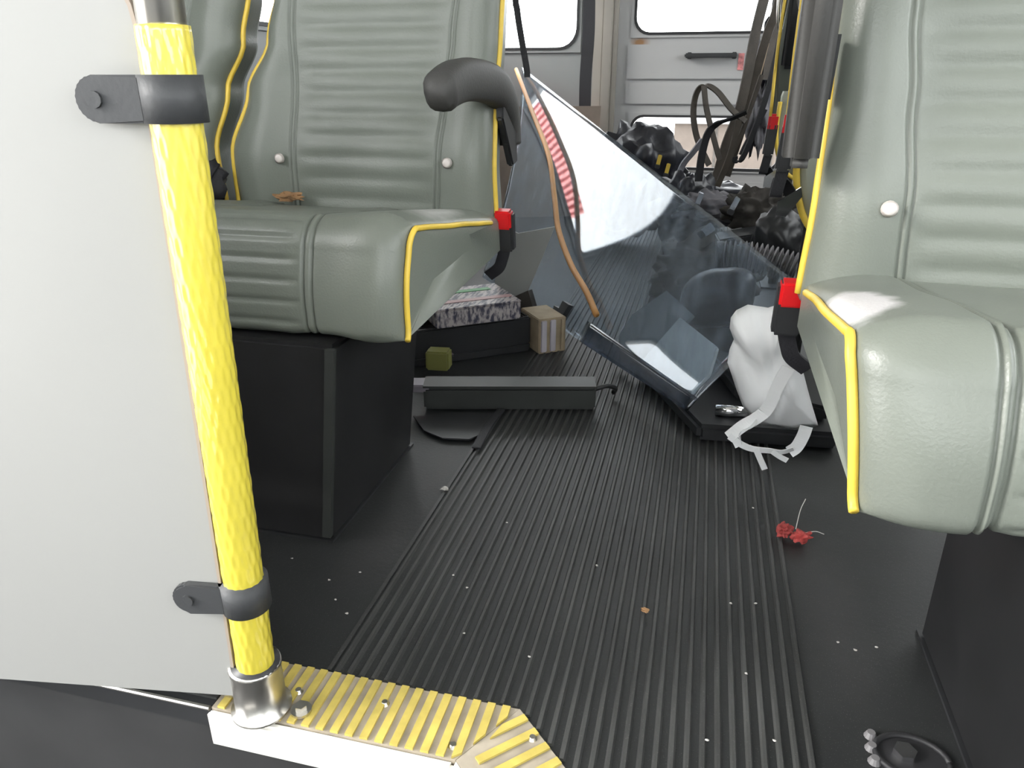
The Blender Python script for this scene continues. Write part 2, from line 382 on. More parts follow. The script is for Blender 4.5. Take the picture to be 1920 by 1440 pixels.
struct('trim_2', B((DX1-0.02, YR-0.04, 0), (DX1+0.06, YR-0.0005, 1.62), 0.004), 'post')
HU, HW = (-0.385, 0.795, 0.345, 1.45), (-0.375, 0.205, 0.345, 0.468)
bm = wall_cells(bmesh.new(), DX0+0.001, DX1-0.001, 0.004, 1.619, [HU, HW], lambda x, z: (x, YR+0.002, z), (0, 0.035, 0))
dm = mat('light_grey_door_skin_rusted', (0.40, 0.40, 0.40), 0.45, var=0.03, vscale=4)
add_spots(dm, [((-0.345, YR, 0.775), (0.05, 0.1, 0.028))], (0.30, 0.16, 0.07), 0.7)
door = struct('door_1', bm, dm, label='light grey rear emergency door with two windows')
# pressed door panels standing proud of the skin
obj('door_panel', B((-0.40, YR-0.008, 0.615), (DX1-0.05, YR+0.0025, 0.765), 0.004), 'doorgrey', door)
obj('door_panel', B((-0.40, YR-0.008, 0.505), (DX1-0.05, YR+0.0025, 0.600), 0.004), 'doorgrey', door)
obj('door_panel', B((-0.40, YR-0.006, 0.02), (DX1-0.05, YR+0.0025, 0.165), 0.004), 'doorgrey', door)
bm = bmesh.new(); box(bm, (-0.135, YR-0.048, 0.706), (0.095, YR-0.026, 0.726), 0.005)
for x in (-0.125, 0.072): box(bm, (x, YR-0.03, 0.702), (x+0.022, YR-0.0085, 0.73), 0.003)
obj('door_handle', bm, 'blk', door)
obj('warning_label', B((0.103, YR-0.012, 0.655), (0.128, YR-0.0075, 0.725)), mat('red_white_door_label', (0.55, 0.20, 0.20), 0.5, var=0.5, vscale=60), door)['label'] = 'narrow red and white label beside the handle'
window(HU, lambda x, z: (x, YR-0.006, z), (0, 0.04, 0), 'upper window of the rear emergency door', 0.07, 0.012, 'doorgrey')
window(HW, lambda x, z: (x, YR-0.006, z), (0, 0.04, 0), 'lower window of the rear emergency door', 0.06, 0.010, 'doorgrey')

# side walls
LH = [(-0.75, -0.02, 0.40, 1.55), (1.96, 0.755, 2.38, 0.93), (2.855, 0.755, 3.68, 1.42)]
bm = wall_cells(bmesh.new(), YF, YR, -0.26, ZC, LH, lambda y, z: (XL, y, z), (-0.05, 0, 0))
struct('wall_left', bm, 'wallgrey', label='grey side wall on the entry door side')
for h, t in zip(LH[1:], ('low side window just behind the left bench', 'side window at the left rear corner')):
    window(h, lambda y, z: (XL+0.012, y, z), (-0.05, 0, 0), t, 0.025)
RH = [(-0.80, 0.60, 0.20, 1.50), (0.30, 0.60, 1.20, 1.50), (1.30, 0.765, 2.20, 1.42), (2.30, 0.765, 3.60, 1.42)]
bm = wall_cells(bmesh.new(), YF, YR, -0.26, ZC, RH, lambda y, z: (XR, y, z), (0.05, 0, 0))
struct('wall_right', bm, 'wallgrey', label='grey side wall on the driver side')
for h, t in zip(RH, ('side window next to the driver area', 'side window beside the near right seat', 'side window behind the near right seat', 'side window at the right rear')):
    window(h, lambda y, z: (XR-0.012, y, z), (0.05, 0, 0), t, 0.06)
FH = (-1.15, 0.68, 1.0, 1.60)
bm = wall_cells(bmesh.new(), XL, XR, -0.26, ZC, [FH], lambda x, z: (x, YF, z), (0, -0.05, 0))
struct('wall_front', bm, 'wallgrey')
window(FH, lambda x, z: (x, YF+0.012, z), (0, -0.05, 0), 'windshield at the front of the bus', 0.10)
struct('ceiling', B((XL-0.05, YF-0.05, ZC), (XR+0.05, YR+0.05, ZC+0.04)), 'ceil')

# outside: ground and a building behind
struct('ground', B((-40, -40, -0.95), (40, 60, -0.9)), 'asphalt')
bld = thing('building', 'beige building wall seen through the lower rear door window', 'building', (0.3, 11, -0.9))
obj('wall', B((-0.75, 0, 0), (2.6, 4, 0.95)), 'beige', bld)
obj('roof_edge', B((-0.8, -0.08, 0.95), (2.65, 4.05, 1.0)), 'wallgrey', bld)
for k in range(3): obj('wall_seam', B((-0.2+k*0.75, -0.012, 0), (-0.17+k*0.75, -0.0005, 0.95)), 'cloth', bld)
car = thing('car', 'small grey parked car seen through the lower rear door window', 'car', (-1.05, 9.0, -0.9))
obj('body', prism(bmesh.new(), [(-0.5,0,0.12),(0.35,0,0.12),(0.37,0,0.33),(0.2,0,0.37),(0.05,0,0.52),(-0.4,0,0.52),(-0.5,0,0.36)], (0,0.45,0), 0.02), 'cargrey', car)
for x in (-0.3, 0.2): obj('wheel', disc(bmesh.new(), (x,-0.01,0.11), (0,1,0), 0.11, 0.1), 'blk', car)

# ------------------------------------------------------------------ step nosing
ns = thing('step_nosing', 'yellow ribbed step edge with white front lip at the foot of the pole', 'step edge', (0, 0, 0))
bm = bmesh.new(); prism(bm, [(-0.455,NF,-0.03),(-0.183,NF,-0.03),(-0.137,NB,-0.03),(-0.455,NB,-0.03)], (0,0,0.032))
tr0 = obj('tread', bm, 'nose_tan', ns)
n = 19
for k in range(n):
    x = -0.448 + k*0.0163; xa, xb = x, x+0.0085
    yl = lambda xx: NF if xx < -0.183 else NF + (xx+0.183)/(0.046)*(NB-NF)
    bm = bmesh.new()
    prism(bm, [(xa,yl(xa)+0.0005,0.0022),(xb,yl(xb)+0.0005,0.0022),(xb,NB-0.001,0.0022),(xa,NB-0.001,0.0022)], (0,0,0.0028))
    obj('rib', bm, 'nose_yel', ns)
# mitred corner piece, running 45 degrees towards the aisle
ch = bmesh.new(); c1 = Vector((-0.1365,NB,0)); c2 = Vector((-0.0405,0.481,0)); e = (c2-c1).normalized(); nrm = Vector((-e.y, e.x, 0))
if nrm.x > 0: nrm = -nrm
wd = 0.070
prism(ch, [(-0.1365,NB,-0.03),(-0.0405,0.481,-0.03),(-0.0405,0.39,-0.03),(-0.105,0.425,-0.03),(-0.182,NF,-0.03)], (0,0,0.0325))
obj('corner_tread', ch, 'nose_tan', ns)
for k in range(6):
    s0 = 0.010 + k*0.0205; s1 = s0 + 0.0085
    a, b2 = c1 + e*s0, c1 + e*s1
    la = min(wd, s0*2.3+0.004); lb = min(wd, s1*2.3+0.004)
    bm = bmesh.new(); prism(bm, [(*(a+nrm*0.001).xy, 0.0028), (*(b2+nrm*0.001).xy, 0.0028), (*(b2+nrm*lb).xy, 0.0028), (*(a+nrm*la).xy, 0.0028)], (0,0,0.0026))
    obj('rib', bm, 'nose_yel', ns)
obj('front_lip', B((-0.456,NF-0.010,-0.042),(-0.184,NF-0.0005,0.0015), 0.003), 'white_lip', ns)
obj('front_lip', prism(bmesh.new(), [(-0.183,NF-0.009,-0.034),(-0.106,0.415,-0.034),(-0.103,0.423,-0.034),(-0.182,NF-0.001,-0.034)], (0,0,0.0355)), 'white_lip', ns)
for x, y in [(-0.278, 0.549, 0.000)[:2], (-0.190, 0.515, 0.000)[:2], (-0.115, 0.543, 0.000)[:2], (-0.376, 0.542, 0.000)[:2]]:
    bm = bmesh.new(); disc(bm, (x,y,0.0022), (0,0,1), 0.0052, 0.0034, 14, 0.003); obj('screw', bm, 'steel', ns)

et = thing('edge_trim', 'black ribbed floor edge with a silver lip below the grey panel', 'floor trim', (0, 0, 0))
obj('base', B((XL+0.01,0.503,-0.03),(-0.4565,NB,0.001)), 'blk', et)
for k in range(5): obj('rib', B((XL+0.01,0.511+k*0.0125,0.001),(-0.4565,0.517+k*0.0125,0.004)), 'rib', et)
obj('metal_lip', T([(XL+0.01,0.500,0.0),(-0.4575,0.500,0.0)], 0.0028, 8), 'steel', et)

# ------------------------------------------------------------------ pole, its clamps and the grey panel
pb, ptop = Vector((-0.402,0.512,0)), Vector((-0.355,0.497,1.70))
pa = lambda z: pb + (ptop-pb)*(z/1.70)
pole = thing('grab_pole', 'yellow ribbed grab pole standing in a steel cup on the step edge', 'pole', tuple(pb))
bm = bmesh.new(); tube(bm, [pa(0.006)-pb, pa(1.7)-pb], 0.0168, 24); obj('steel_tube', bm, 'steel', pole, True)
# sleeve with a spiral of fine ridges
bm = bmesh.new(); rings = []; NS, NZ = 96, 150
z0, z1 = 0.045, 0.655
for j in range(NZ+1):
    z = z0 + (z1-z0)*j/NZ; c = pa(z)-pb; ring = []
    for k in range(NS):
        a = 2*math.pi*k/NS; rr = 0.0187 + 0.00035*math.cos(16*a + z*170) + 0.0002*math.cos(16*a - z*170)
        ring.append(bm.verts.new(c + Vector((rr*math.cos(a), rr*math.sin(a), 0))))
    rings.append(ring)
for a, b in zip(rings, rings[1:]):
    for k in range(NS): bm.faces.new([a[k], a[(k+1)%NS], b[(k+1)%NS], b[k]])
bm.faces.new(rings[0][::-1]); bm.faces.new(rings[-1])
obj('yellow_sleeve', bm, 'pole_yellow', pole, True)
bm = bmesh.new()
prof = [(0.0,0.031),(0.0025,0.031),(0.004,0.0262),(0.05,0.0255),(0.056,0.0268),(0.06,0.0262),(0.06,0.0215)]
prev = None
for z, r in prof:
    ring = [bm.verts.new((r*math.cos(2*math.pi*k/32), r*math.sin(2*math.pi*k/32), z+0.0052)) for k in range(32)]
    if prev:
        for k in range(32): bm.faces.new([prev[k], prev[(k+1)%32], ring[(k+1)%32], ring[k]])
    prev = ring
obj('base_cup', bm, 'steel', pole, True)
bm = bmesh.new(); tube(bm, [pa(0.064)-pb, pa(0.0665)-pb], 0.0245, 28); obj('rubber_ring', bm, 'blk', pole, True)
for dx, dy in ((0.044, 0.004), (-0.042, 0.012)):
    bm = bmesh.new(); disc(bm, (dx,dy,0.0052), (0,0,1), 0.011, 0.003, 16); disc(bm, (dx,dy,0.008), (0,0,1), 0.0065, 0.006, 6)
    obj('bolt', bm, 'steel', pole)
PD = Vector((-0.988, -0.155, 0))          # direction in which the panel runs away from the pole
PN = Vector((0.155, -0.988, 0))           # panel front
for z in (0.606, 0.155):
    c = pa(z)-pb
    bm = bmesh.new(); tube(bm, [c-Vector((0,0,0.0165)), c+Vector((0,0,0.0165))], 0.0232, 28)
    cl = obj('clamp_ring', bm, 'blkrub', pole, True)
    out = [(0.014,-0.0165),(0.05,-0.0165)] + [(0.05+0.0165*math.sin(R(a)), -0.0165*math.cos(R(a))) for a in range(15,180,15)] + [(0.05,0.0165),(0.014,0.0165)]
    bm = bmesh.new(); prism(bm, [c + PD*u + PN*0.008 + Vector((0,0,v)) for u, v in out], PN*0.009, 0.002)
    obj('clamp_tab', bm, 'blkrub', cl)
    bm = bmesh.new(); disc(bm, c + PD*0.05 + PN*0.017, PN, 0.006, 0.0025, 12); obj('screw', bm, 'blkrub', cl)

o0 = pa(0.3); o0 = Vector((o0.x, o0.y, 0))
pn = thing('partition_panel', 'smooth pale grey partition panel beside the yellow pole', 'panel', tuple(o0))
def pp(u, z): return PD*u + Vector((0,0,z))
lean = lambda z: (pa(z)-o0).x
out = []
e0 = lambda z: 0.021 - lean(z)
for z in (0.028, 0.2, 0.4, 0.6): out.append((e0(z), z))
cz, cr = 0.655, 0.05
for a in range(0, 91, 15): out.append((e0(0.66) + cr - cr*math.cos(R(a)), cz + cr*math.sin(R(a))))
out += [(0.90, 0.705), (0.90, 0.028)]
bm = bmesh.new(); prism(bm, [pp(u, z) - PN*0.004 for u, z in out], PN*0.011); obj('board', bm, 'panel', pn)
bm = bmesh.new(); ribbon(bm, [pp(u-0.0018, z) + PN*0.0015 for u, z in out[:-2]], 0.0135, 0.003, PN, 0); obj('edge_band', bm, 'trim', pn)

# ------------------------------------------------------------------ bench seats
def lerp_tab(tab, z):
    if z <= tab[0][0]: return tab[0][1:]
    for a, b in zip(tab, tab[1:]):
        if z <= b[0]:
            t = (z-a[0])/(b[0]-a[0]); t = t*t*(3-2*t)
            return [p+(q-p)*t for p, q in zip(a[1:], b[1:])]
    return tab[-1][1:]
TAB = [(0.38, 0.0, 0.096, 0.350, 0.474), (0.50, 0.004, 0.090, 0.350, 0.474), (0.60, 0.006, 0.080, 0.346, 0.442),
       (0.68, 0.002, 0.070, 0.345, 0.400), (0.76, 0.0, 0.062, 0.338, 0.378), (1.10, 0.0, 0.060, 0.335, 0.372)]
def TAB2(z):
    a = lerp_tab(TAB, z); b = a[3] + 0.034 + 0.03*min(1, max(0, (z-0.42)/0.34))
    return [b, b+0.092, b+0.35, b+0.445]
def ybase(z): return 0.372 + 0.13*(z-0.42) - 0.012*math.exp(-((z-0.50)/0.08)**2)
def xsamples(a, s1, s2, b):
    out = []
    def seg(p, q, n, ease=False):
        for k in range(n): t = k/n; out.append(p + (q-p)*(1-math.cos(t*math.pi/2) if ease == 1 else (math.sin(t*math.pi/2) if ease == 2 else t)))
    seg(a, s1-0.012, 14, 1); seg(s1-0.012, s1+0.012, 16); seg(s1+0.012, s2-0.012, 22); seg(s2-0.012, s2+0.012, 16); seg(s2+0.012, b, 14, 2); out.append(b)
    return out
def backrest(sg, edges, z0, z1, root):
    NU, NV = 82, 140; bm = bmesh.new(); g = []
    for j in range(NV+1):
        z = z0 + (z1-z0)*j/NV; a, s1, s2, b = edges(z); row = []
        for x in xsamples(a, s1, s2, b):
            d = min(x-a, b-x); rr = 0.030
            dy = 0.0
            if d < rr: dy += 0.026*(1-math.sqrt(max(0, 1-(1-d/rr)**2)))
            bol = 0.012*math.exp(-((x-(a+s1)/2)/0.035)**2) + 0.012*math.exp(-((x-(b+s2)/2)/0.035)**2); dy -= bol
            for s in (s1, s2):
                dy += 0.0035*math.exp(-((x-s-0.004)/0.0016)**2) + 0.0035*math.exp(-((x-s+0.004)/0.0016)**2) - 0.001*math.exp(-((x-s)/0.003)**2)
            if s1+0.008 < x < s2-0.008:
                k = min(1, (x-s1-0.008)/0.02, (s2-0.008-x)/0.02)
                dy += k*(-0.0030*abs(math.sin(math.pi*(z+0.004)/0.0335)) + 0.0015)
            dz = z1-z
            if dz < 0.06: dy += 0.05*(1-math.sqrt(max(0, 1-(1-dz/0.06)**2)))
            dy += 0.004*noise.noise(Vector((x*9, z*9, sg+a*5)))
            row.append(bm.verts.new((sg*x, ybase(z)+dy, z)))
        g.append(row)
    for j in range(NV):
        for i in range(NU): bm.faces.new([g[j][i], g[j][i+1], g[j+1][i+1], g[j+1][i]])
    bd = [g[0][i] for i in range(NU+1)] + [g[j][NU] for j in range(1, NV+1)] + [g[NV][i] for i in range(NU-1, -1, -1)] + [g[j][0] for j in range(NV-1, 0, -1)]
    mid = [bm.verts.new((v.co.x*1.0, v.co.y+0.045, v.co.z)) for v in bd]
    cx = sum(v.co.x for v in bd)/len(bd)
    bk = [bm.verts.new((cx+(v.co.x-cx)*0.93, v.co.y+0.075, v.co.z)) for v in bd]
    n = len(bd)
    for p, q in ((bd, mid), (mid, bk)):
        for k in range(n): bm.faces.new([p[k], p[(k+1)%n], q[(k+1)%n], q[k]])
    bm.faces.new(bk)
    o = obj('backrest', bm, 'vinyl', root, True)
    # piping round both sides and the top
    L = []; Rr = []
    for j in range(46):
        z = z0+0.006 + (z1-z0-0.012)*j/45; a, s1, s2, b = edges(z); y = ybase(z)+0.026 + (0.05*(1-math.sqrt(max(0, 1-(1-(z1-z)/0.06)**2))) if z1-z < 0.06 else 0)
        L.append((sg*(a-0.0015), y, z)); Rr.append((sg*(b-0.004), y-0.016, z))
    bm = bmesh.new(); tube(bm, L + Rr[::-1], 0.0046, 8); obj('piping', bm, 'piping', o, True)
    a, s1, s2, b = edges(0.495)
    for x in (s1-0.020, s2+0.018):
        bm = bmesh.new(); y = ybase(0.495)-0.0145
        for rr, h0, h1 in ((0.0085, 0.004, 0.0), (0.0085, 0.0, -0.003)): disc(bm, (sg*x, y+h0, 0.495), (0,-1,0), rr, h0-h1, 16, rr if h0 > 0 else 0.0045)
        obj('button', bm, 'button', o, True)
    return o
def cushion(sg, x0, x1, m, root, panel, fl=0.033, under=0.0, zb=0.0, flare=0.0, so=0.112):
    # profile from the rear of the top, round the front, to the bottom edge
    prof = []
    for k in range(15): t = k/14; prof.append((0.40-0.312*t, 0.412+0.044*t, 0, 1))
    tilt = math.atan2(fl, 0.083); aend = math.pi/2 - tilt
    for k in range(1, 10): a = aend*k/9; prof.append((0.085-0.048*math.sin(a), 0.410+0.048*math.cos(a), math.sin(a), math.cos(a)))
    yb, ze = prof[-1][0], prof[-1][1]; y1 = yb-fl; zf = 0.321+zb
    for k in range(1, 14): t = k/13; prof.append((yb+(y1-yb)*t-0.005*math.sin(t*math.pi), ze+(zf-ze)*t, math.cos(tilt), math.sin(tilt)*(1-t)))
    for k in range(1, 6): a = R(90*k/5); prof.append((y1+0.016*(1-math.cos(a)), zf-0.016*math.sin(a), math.cos(a), -math.sin(a)))
    w = x1-x0; s1, s2 = x0+so, x1-0.112; g = []; bm = bmesh.new()
    acc = 0; S = [0]
    for a, b in zip(prof, prof[1:]): acc += math.hypot(b[0]-a[0], b[1]-a[1]); S.append(acc)
    XS = xsamples(x0, s1, s2, x1); NU = len(XS)-1
    # resample finely so pleats resolve
    fine = []; Ncount = 150
    for k in range(Ncount+1):
        s = acc*k/Ncount; i = max(j for j in range(len(S)) if S[j] <= s+1e-9); i = min(i, len(S)-2); t = (s-S[i])/(S[i+1]-S[i])
        fine.append([prof[i][q]+(prof[i+1][q]-prof[i][q])*t for q in range(4)] + [s])
    for y, z, ny, nz, s in fine:
        row = []
        for i in range(NU+1):
            x = XS[i]; d = min(x-x0, x1-x); rr = 0.048; k = 0
            if d < rr: k = 1-math.sqrt(max(0, 1-(1-d/rr)**2))
            oy = k*0.024*max(0, ny); oz = -k*0.014*max(0, nz)
            off = 0.0
            for q in (s1, s2): off -= 0.0045*(math.exp(-((x-q-0.006)/0.0022)**2) + math.exp(-((x-q+0.006)/0.0022)**2))
            if s1+0.012 < x < s2-0.012 and s > 0.30:
                kk = min(1, (x-s1-0.012)/0.012, (s2-0.012-x)/0.012, (s-0.30)/0.03)
                off += kk*(0.0015 - 0.0035*math.exp(-(((s % 0.0275)-0.0137)/0.003)**2))
            elif x < s1 or x > s2: off += 0.006*math.sin(math.pi*min(1, d/0.12))
            off += 0.003*noise.noise(Vector((x*14, s*10, sg*2)))
            wv = 0.005*noise.noise(Vector((x*12, 3.1, sg))) if ny > 0.5 and z < 0.32 else 0
            ux = flare*max(0, 1-y/0.36)*max(0, 1-(x-x0)/0.10) + under*max(0, (0.44-z)/0.13)*max(0, 1-(x-x0)/0.10)
            row.append(bm.verts.new((sg*(x+ux), y+oy-ny*off, z+oz+nz*off+wv)))
        g.append(row)
    n = len(g)
    for j in range(n-1):
        for i in range(NU): bm.faces.new([g[j][i], g[j][i+1], g[j+1][i+1], g[j+1][i]])
    # underside and rear
    back = [bm.verts.new((v.co.x, 0.40, 0.35)) for v in g[0]]
    for i in range(NU):
        bm.faces.new([g[0][i+1], g[0][i], back[i], back[i+1]]); bm.faces.new([back[i+1], back[i], g[-1][i], g[-1][i+1]])
    sides = []
    for c in (0, NU):
        loop = [g[j][c] for j in range(n)] + [back[c]]
        if not (panel and c == 0): bm.faces.new(loop)
        sides.append([v.co.copy() for v in loop])
    o = obj('cushion', bm, m, root, True)
    if panel:
        loop = sides[0]; bm = bmesh.new(); ctr = sum(loop, Vector())/len(loop)
        rim = [bm.verts.new(p) for p in loop]; r2 = [bm.verts.new(p+(ctr-p)*0.10+Vector((-sg*0.003,0,0))) for p in loop]
        r3 = [bm.verts.new(p+(ctr-p)*0.6+Vector((-sg*0.004,0,0))) for p in loop]; N2 = len(loop)
        for a, b in ((rim, r2), (r2, r3)):
            for k in range(N2): bm.faces.new([a[k], a[(k+1)%N2], b[(k+1)%N2], b[k]])
        bm.faces.new(r3); obj('side_panel', bm, 'vinyl', o, True)
        bm = bmesh.new(); tube(bm, [p+Vector((-sg*0.0035,-0.002,0.001)) for p in loop[18:-1:2]], 0.0040, 8); obj('piping', bm, 'piping', o, True)
    return o
def buckle(sg, root, loc, tilt, s=1.0, red_up=True):
    """seat belt buckle on its webbing stalk"""
    L = Vector(loc)
    bm = bmesh.new(); ax = Vector((1,0,0)); az = Vector((math.sin(tilt)*0.0, math.sin(tilt), math.cos(tilt))); ay = az.cross(ax)
    obox(bm, L, ax, ay, az, 0.0175*s, 0.011*s, 0.034*s, 0.004); b = obj('buckle', bm, 'blk', root)
    bm = bmesh.new(); obox(bm, L - ay*0.0 + Vector((0,-0.0035,0)) + az*0.021*s, ax, ay, az, 0.0145*s, 0.0115*s, 0.0155*s, 0.003); obj('release_button', bm, 'red', b)
    bm = bmesh.new(); ribbon(bm, [L-az*0.03, L-az*0.05+Vector((sg*0.006,0.002,0)), L-az*0.068+Vector((sg*0.014,0.004,0)), L-az*0.085+Vector((sg*0.035,0.008,0))], 0.020*s, 0.004, ax); obj('buckle_strap', bm, 'webbing', b)
    return b
def bench(name, label, ox, oy, sg, worn, cx0, pt, lean=0.0, ped=True, fl=0.033, under=0.0, zb=0.0, flare=0.0, so=0.112):
    root = thing(name, label, 'seat', (ox, oy, 0))
    cushion(sg, cx0, 0.475, worn, root, True, fl, under, zb, flare, so)
    cushion(sg, 0.478, 0.953, 'vinyl', root, False, fl, 0.0, zb)
    backrest(sg, lambda z: lerp_tab(TAB, z), 0.385, 1.06, root)
    backrest(sg, TAB2, 0.385, 1.06, root)
    # steel frame tubes and the box pedestal
    bm = bmesh.new()
    for y in (0.09, 0.36): tube(bm, [(sg*0.03, y, 0.330-0.0*y), (sg*0.93, y, 0.330)], 0.012, 10)
    obj('frame', bm, 'pedestal', root, True)
    if ped:
        bm = bmesh.new(); t = pt
        def px(l, z): return sg*(l - lean*z)
        pts = [(px(t,0), 0.002, 0), (px(t+0.34,0), 0.002, 0), (px(t+0.34,0.3), 0.012, 0.30), (px(t,0.3), 0.012, 0.30)]
        prism(bm, pts, (0, 0.315, 0), 0.006); p = obj('pedestal', bm, 'pedestal', root)
        bm = bmesh.new(); box(bm, (min(px(t-0.004,0),px(t+0.344,0)), 0.0, 0), (max(px(t-0.004,0),px(t+0.344,0)), 0.32, 0.004)); obj('floor_flange', bm, 'blk', p)
        bm = bmesh.new(); prism(bm, [(px(t-0.001,0.01)-sg*0.0, -0.002, 0.01), (px(t+0.012,0.01), -0.002, 0.01), (px(t+0.012,0.295), 0.008, 0.295), (px(t-0.001,0.295), 0.008, 0.295)], (0, 0.008, 0)); obj('corner_bead', bm, 'bargrey', p)
    return root

seatL = bench('bench_seat', 'grey vinyl double seat with yellow piping and lowered armrest left of aisle', -0.330, 0.808, -1, 'vinyl_worn_l', -0.006, 0.143, 0.10, fl=0.012, flare=0.036, so=0.158)
# lowered armrest: foam pad on a bracket, reaching forward
ap = [(0.008, 0.105, 0.592), (0.006, 0.125, 0.606), (0.004, 0.20, 0.617), (0.002, 0.30, 0.617), (0.0, 0.40, 0.606), (-0.004, 0.47, 0.580), (-0.006, 0.50, 0.545), (-0.006, 0.505, 0.515)]
bm = bmesh.new(); P = cat_rom(ap, 5); rings = []
for i, p in enumerate(P):
    t = (P[min(i+1, len(P)-1)]-P[max(i-1, 0)]).normalized(); sd = Vector((1,0,0)); nn = sd.cross(t).normalized()
    s = min(1, 0.55+0.45*min(1, i/4.0)); hw, hh = 0.021*s, (0.022 + 0.007*math.sin(math.pi*i/len(P)))*s
    rings.append([bm.verts.new(p + sd*hw*math.copysign(abs(math.cos(a))**0.7, math.cos(a)) + nn*hh*math.copysign(abs(math.sin(a))**0.7, math.sin(a))) for a in [2*math.pi*k/16 for k in range(16)]])
for a, b in zip(rings, rings[1:]):
    for k in range(16): bm.faces.new([a[k], a[(k+1)%16], b[(k+1)%16], b[k]])
bm.faces.new(rings[0][::-1]); bm.faces.new(rings[-1])
arm = obj('armrest', bm, 'arm', seatL, True); arm['label'] = 'charcoal curved foam armrest'
obj('bracket', prism(bmesh.new(), [(0.012,0.40,0.588),(0.012,0.49,0.535),(0.012,0.50,0.485),(0.012,0.47,0.48),(0.012,0.44,0.52),(0.012,0.40,0.56)], (-0.012,0,0), 0.003), 'blk', arm)
buckle(-1, seatL, (0.012, 0.405, 0.382), R(-8), 1.0)

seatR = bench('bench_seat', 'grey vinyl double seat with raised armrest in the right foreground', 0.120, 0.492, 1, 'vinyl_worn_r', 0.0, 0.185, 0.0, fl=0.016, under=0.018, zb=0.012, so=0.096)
bm = bmesh.new(); box(bm, (-0.043, 0.33, 0.535), (-0.008, 0.374, 0.90), 0.010)
arm = obj('armrest', bm, 'arm', seatR, True); arm['label'] = 'black foam armrest folded upright'
obj('bracket', prism(bmesh.new(), [(-0.010,0.36,0.66),(-0.010,0.40,0.66),(-0.010,0.40,0.60),(-0.010,0.37,0.60)], (0.008,0,0)), 'blk', arm)
buckle(1, seatR, (-0.004, 0.43, 0.362), R(-8), 1.0)

# flip-up seats further back on the right: cushion folded upright against the back
def flip_seat(name, label, ox, oy):
    root = thing(name, label, 'seat', (ox, oy, 0), 0, 'folded flip-up seats along the right side')
    out = [(0.010, 0.60)] + [(0.0, 0.56), (0.0, 0.48), (0.012, 0.42), (0.035, 0.375), (0.07, 0.352), (0.12, 0.345), (0.42, 0.345), (0.44, 0.37), (0.44, 0.60)]
    bm = bmesh.new(); prism(bm, [(x, -0.03, z) for x, z in out], (0, 0.085, 0), 0.014)
    c = obj('cushion', bm, mat('pale_worn_vinyl', (0.50, 0.53, 0.46), 0.45, var=0.05), root, True)
    bm = bmesh.new(); tube(bm, [(x-0.002, -0.026, z) for x, z in out[1:]], 0.006, 8, smooth_n=4); obj('piping', bm, 'piping', c, True)
    bm = bmesh.new(); prism(bm, [(-0.01,0.09,0.50),(0.44,0.09,0.50),(0.44,0.15,1.05),(0.36,0.15,1.09),(0.07,0.15,1.09),(0.0,0.14,1.03),(-0.012,0.11,0.72)], (0,0.08,0), 0.016)
    b = obj('backrest', bm, 'vinyl', root, True)
    bm = bmesh.new(); tube(bm, [(-0.014,0.095,0.50),(-0.016,0.115,0.72),(-0.004,0.143,1.03)], 0.005, 8, smooth_n=5); obj('piping', bm, 'piping', b, True)
    obj('head_shell', prism(bmesh.new(), [(-0.004,0.075,0.645),(0.43,0.075,0.645),(0.43,0.125,1.02),(0.36,0.128,1.05),(0.07,0.128,1.05),(0.004,0.125,1.0)], (0,0.03,0), 0.01), 'blk', root, True)
    bm = bmesh.new(); tube(bm, [(0.06,0.13,0.004),(0.06,0.13,0.50)], 0.016, 10); tube(bm, [(0.36,0.13,0.004),(0.36,0.13,0.50)], 0.016, 10)
    box(bm, (0.02,0.07,0),(0.42,0.19,0.006)); obj('stand', bm, 'pedestal', root)
    bm = bmesh.new(); tube(bm, [(0.0,0.20,0.72),(-0.022,0.19,0.80),(-0.02,0.19,0.98),(0.06,0.20,1.10),(0.2,0.2,1.12)], 0.006, 10, smooth_n=6); obj('grab_handle', bm, 'steel', root, True)
    return root
fs1 = flip_seat('flip_seat', 'folded pale seat directly behind the right foreground seat', 0.158, 1.45)
fs2 = flip_seat('flip_seat', 'folded seat nearest the rear door on the right', 0.190, 2.35)
def belt(label, pt, L, top):
    t = thing('seat_belt', label, 'seat belt', tuple(pt), 0, 'hanging seat belt buckles')
    b = obj('buckle', obox(bmesh.new(), (0,0,0), (1,0,0), (0,1,0), (0.05,0,1), 0.0125, 0.011, 0.038, 0.005), 'blk', t)
    obj('release_button', obox(bmesh.new(), (0.001,-0.002,0.038), (1,0,0), (0,1,0), (0.05,0,1), 0.011, 0.011, 0.020, 0.006), 'red', b)
    obj('webbing', ribbon(bmesh.new(), [(0,0.005,-0.035),(-0.006,0.01,-0.08),(0.0,0.03,-L*0.6),(0.03,0.06,-L)], 0.020, 0.004, (1,0,0)), 'webbing', t)
    obj('tongue', prism(bmesh.new(), [(-0.004,-0.02,-0.085),(0.03,-0.02,-0.06),(0.034,-0.02,-0.075),(0.012,-0.02,-0.11),(-0.004,-0.02,-0.108)], (0,0.004,0)), 'chrome', t)
    return t
belt('red-buttoned buckle hanging in front of the folded pale seat', (0.129, 1.360, 0.513), 0.09, 0)
belt('farther red-buttoned buckle hanging beside the grey straps', (0.146, 1.950, 0.485), 0.11, 0)

# dark heater box under the left bench
hb = thing('heater_box', 'dark low box against the wall under the left bench', 'heater', (0, 0, 0))
obj('body', B((-1.32,1.16,0),(-0.80,1.62,0.10),0.006), 'pedestal', hb)
obj('top_strip', B((-1.32,1.155,0.1005),(-0.80,1.18,0.106)), 'bargrey', hb)

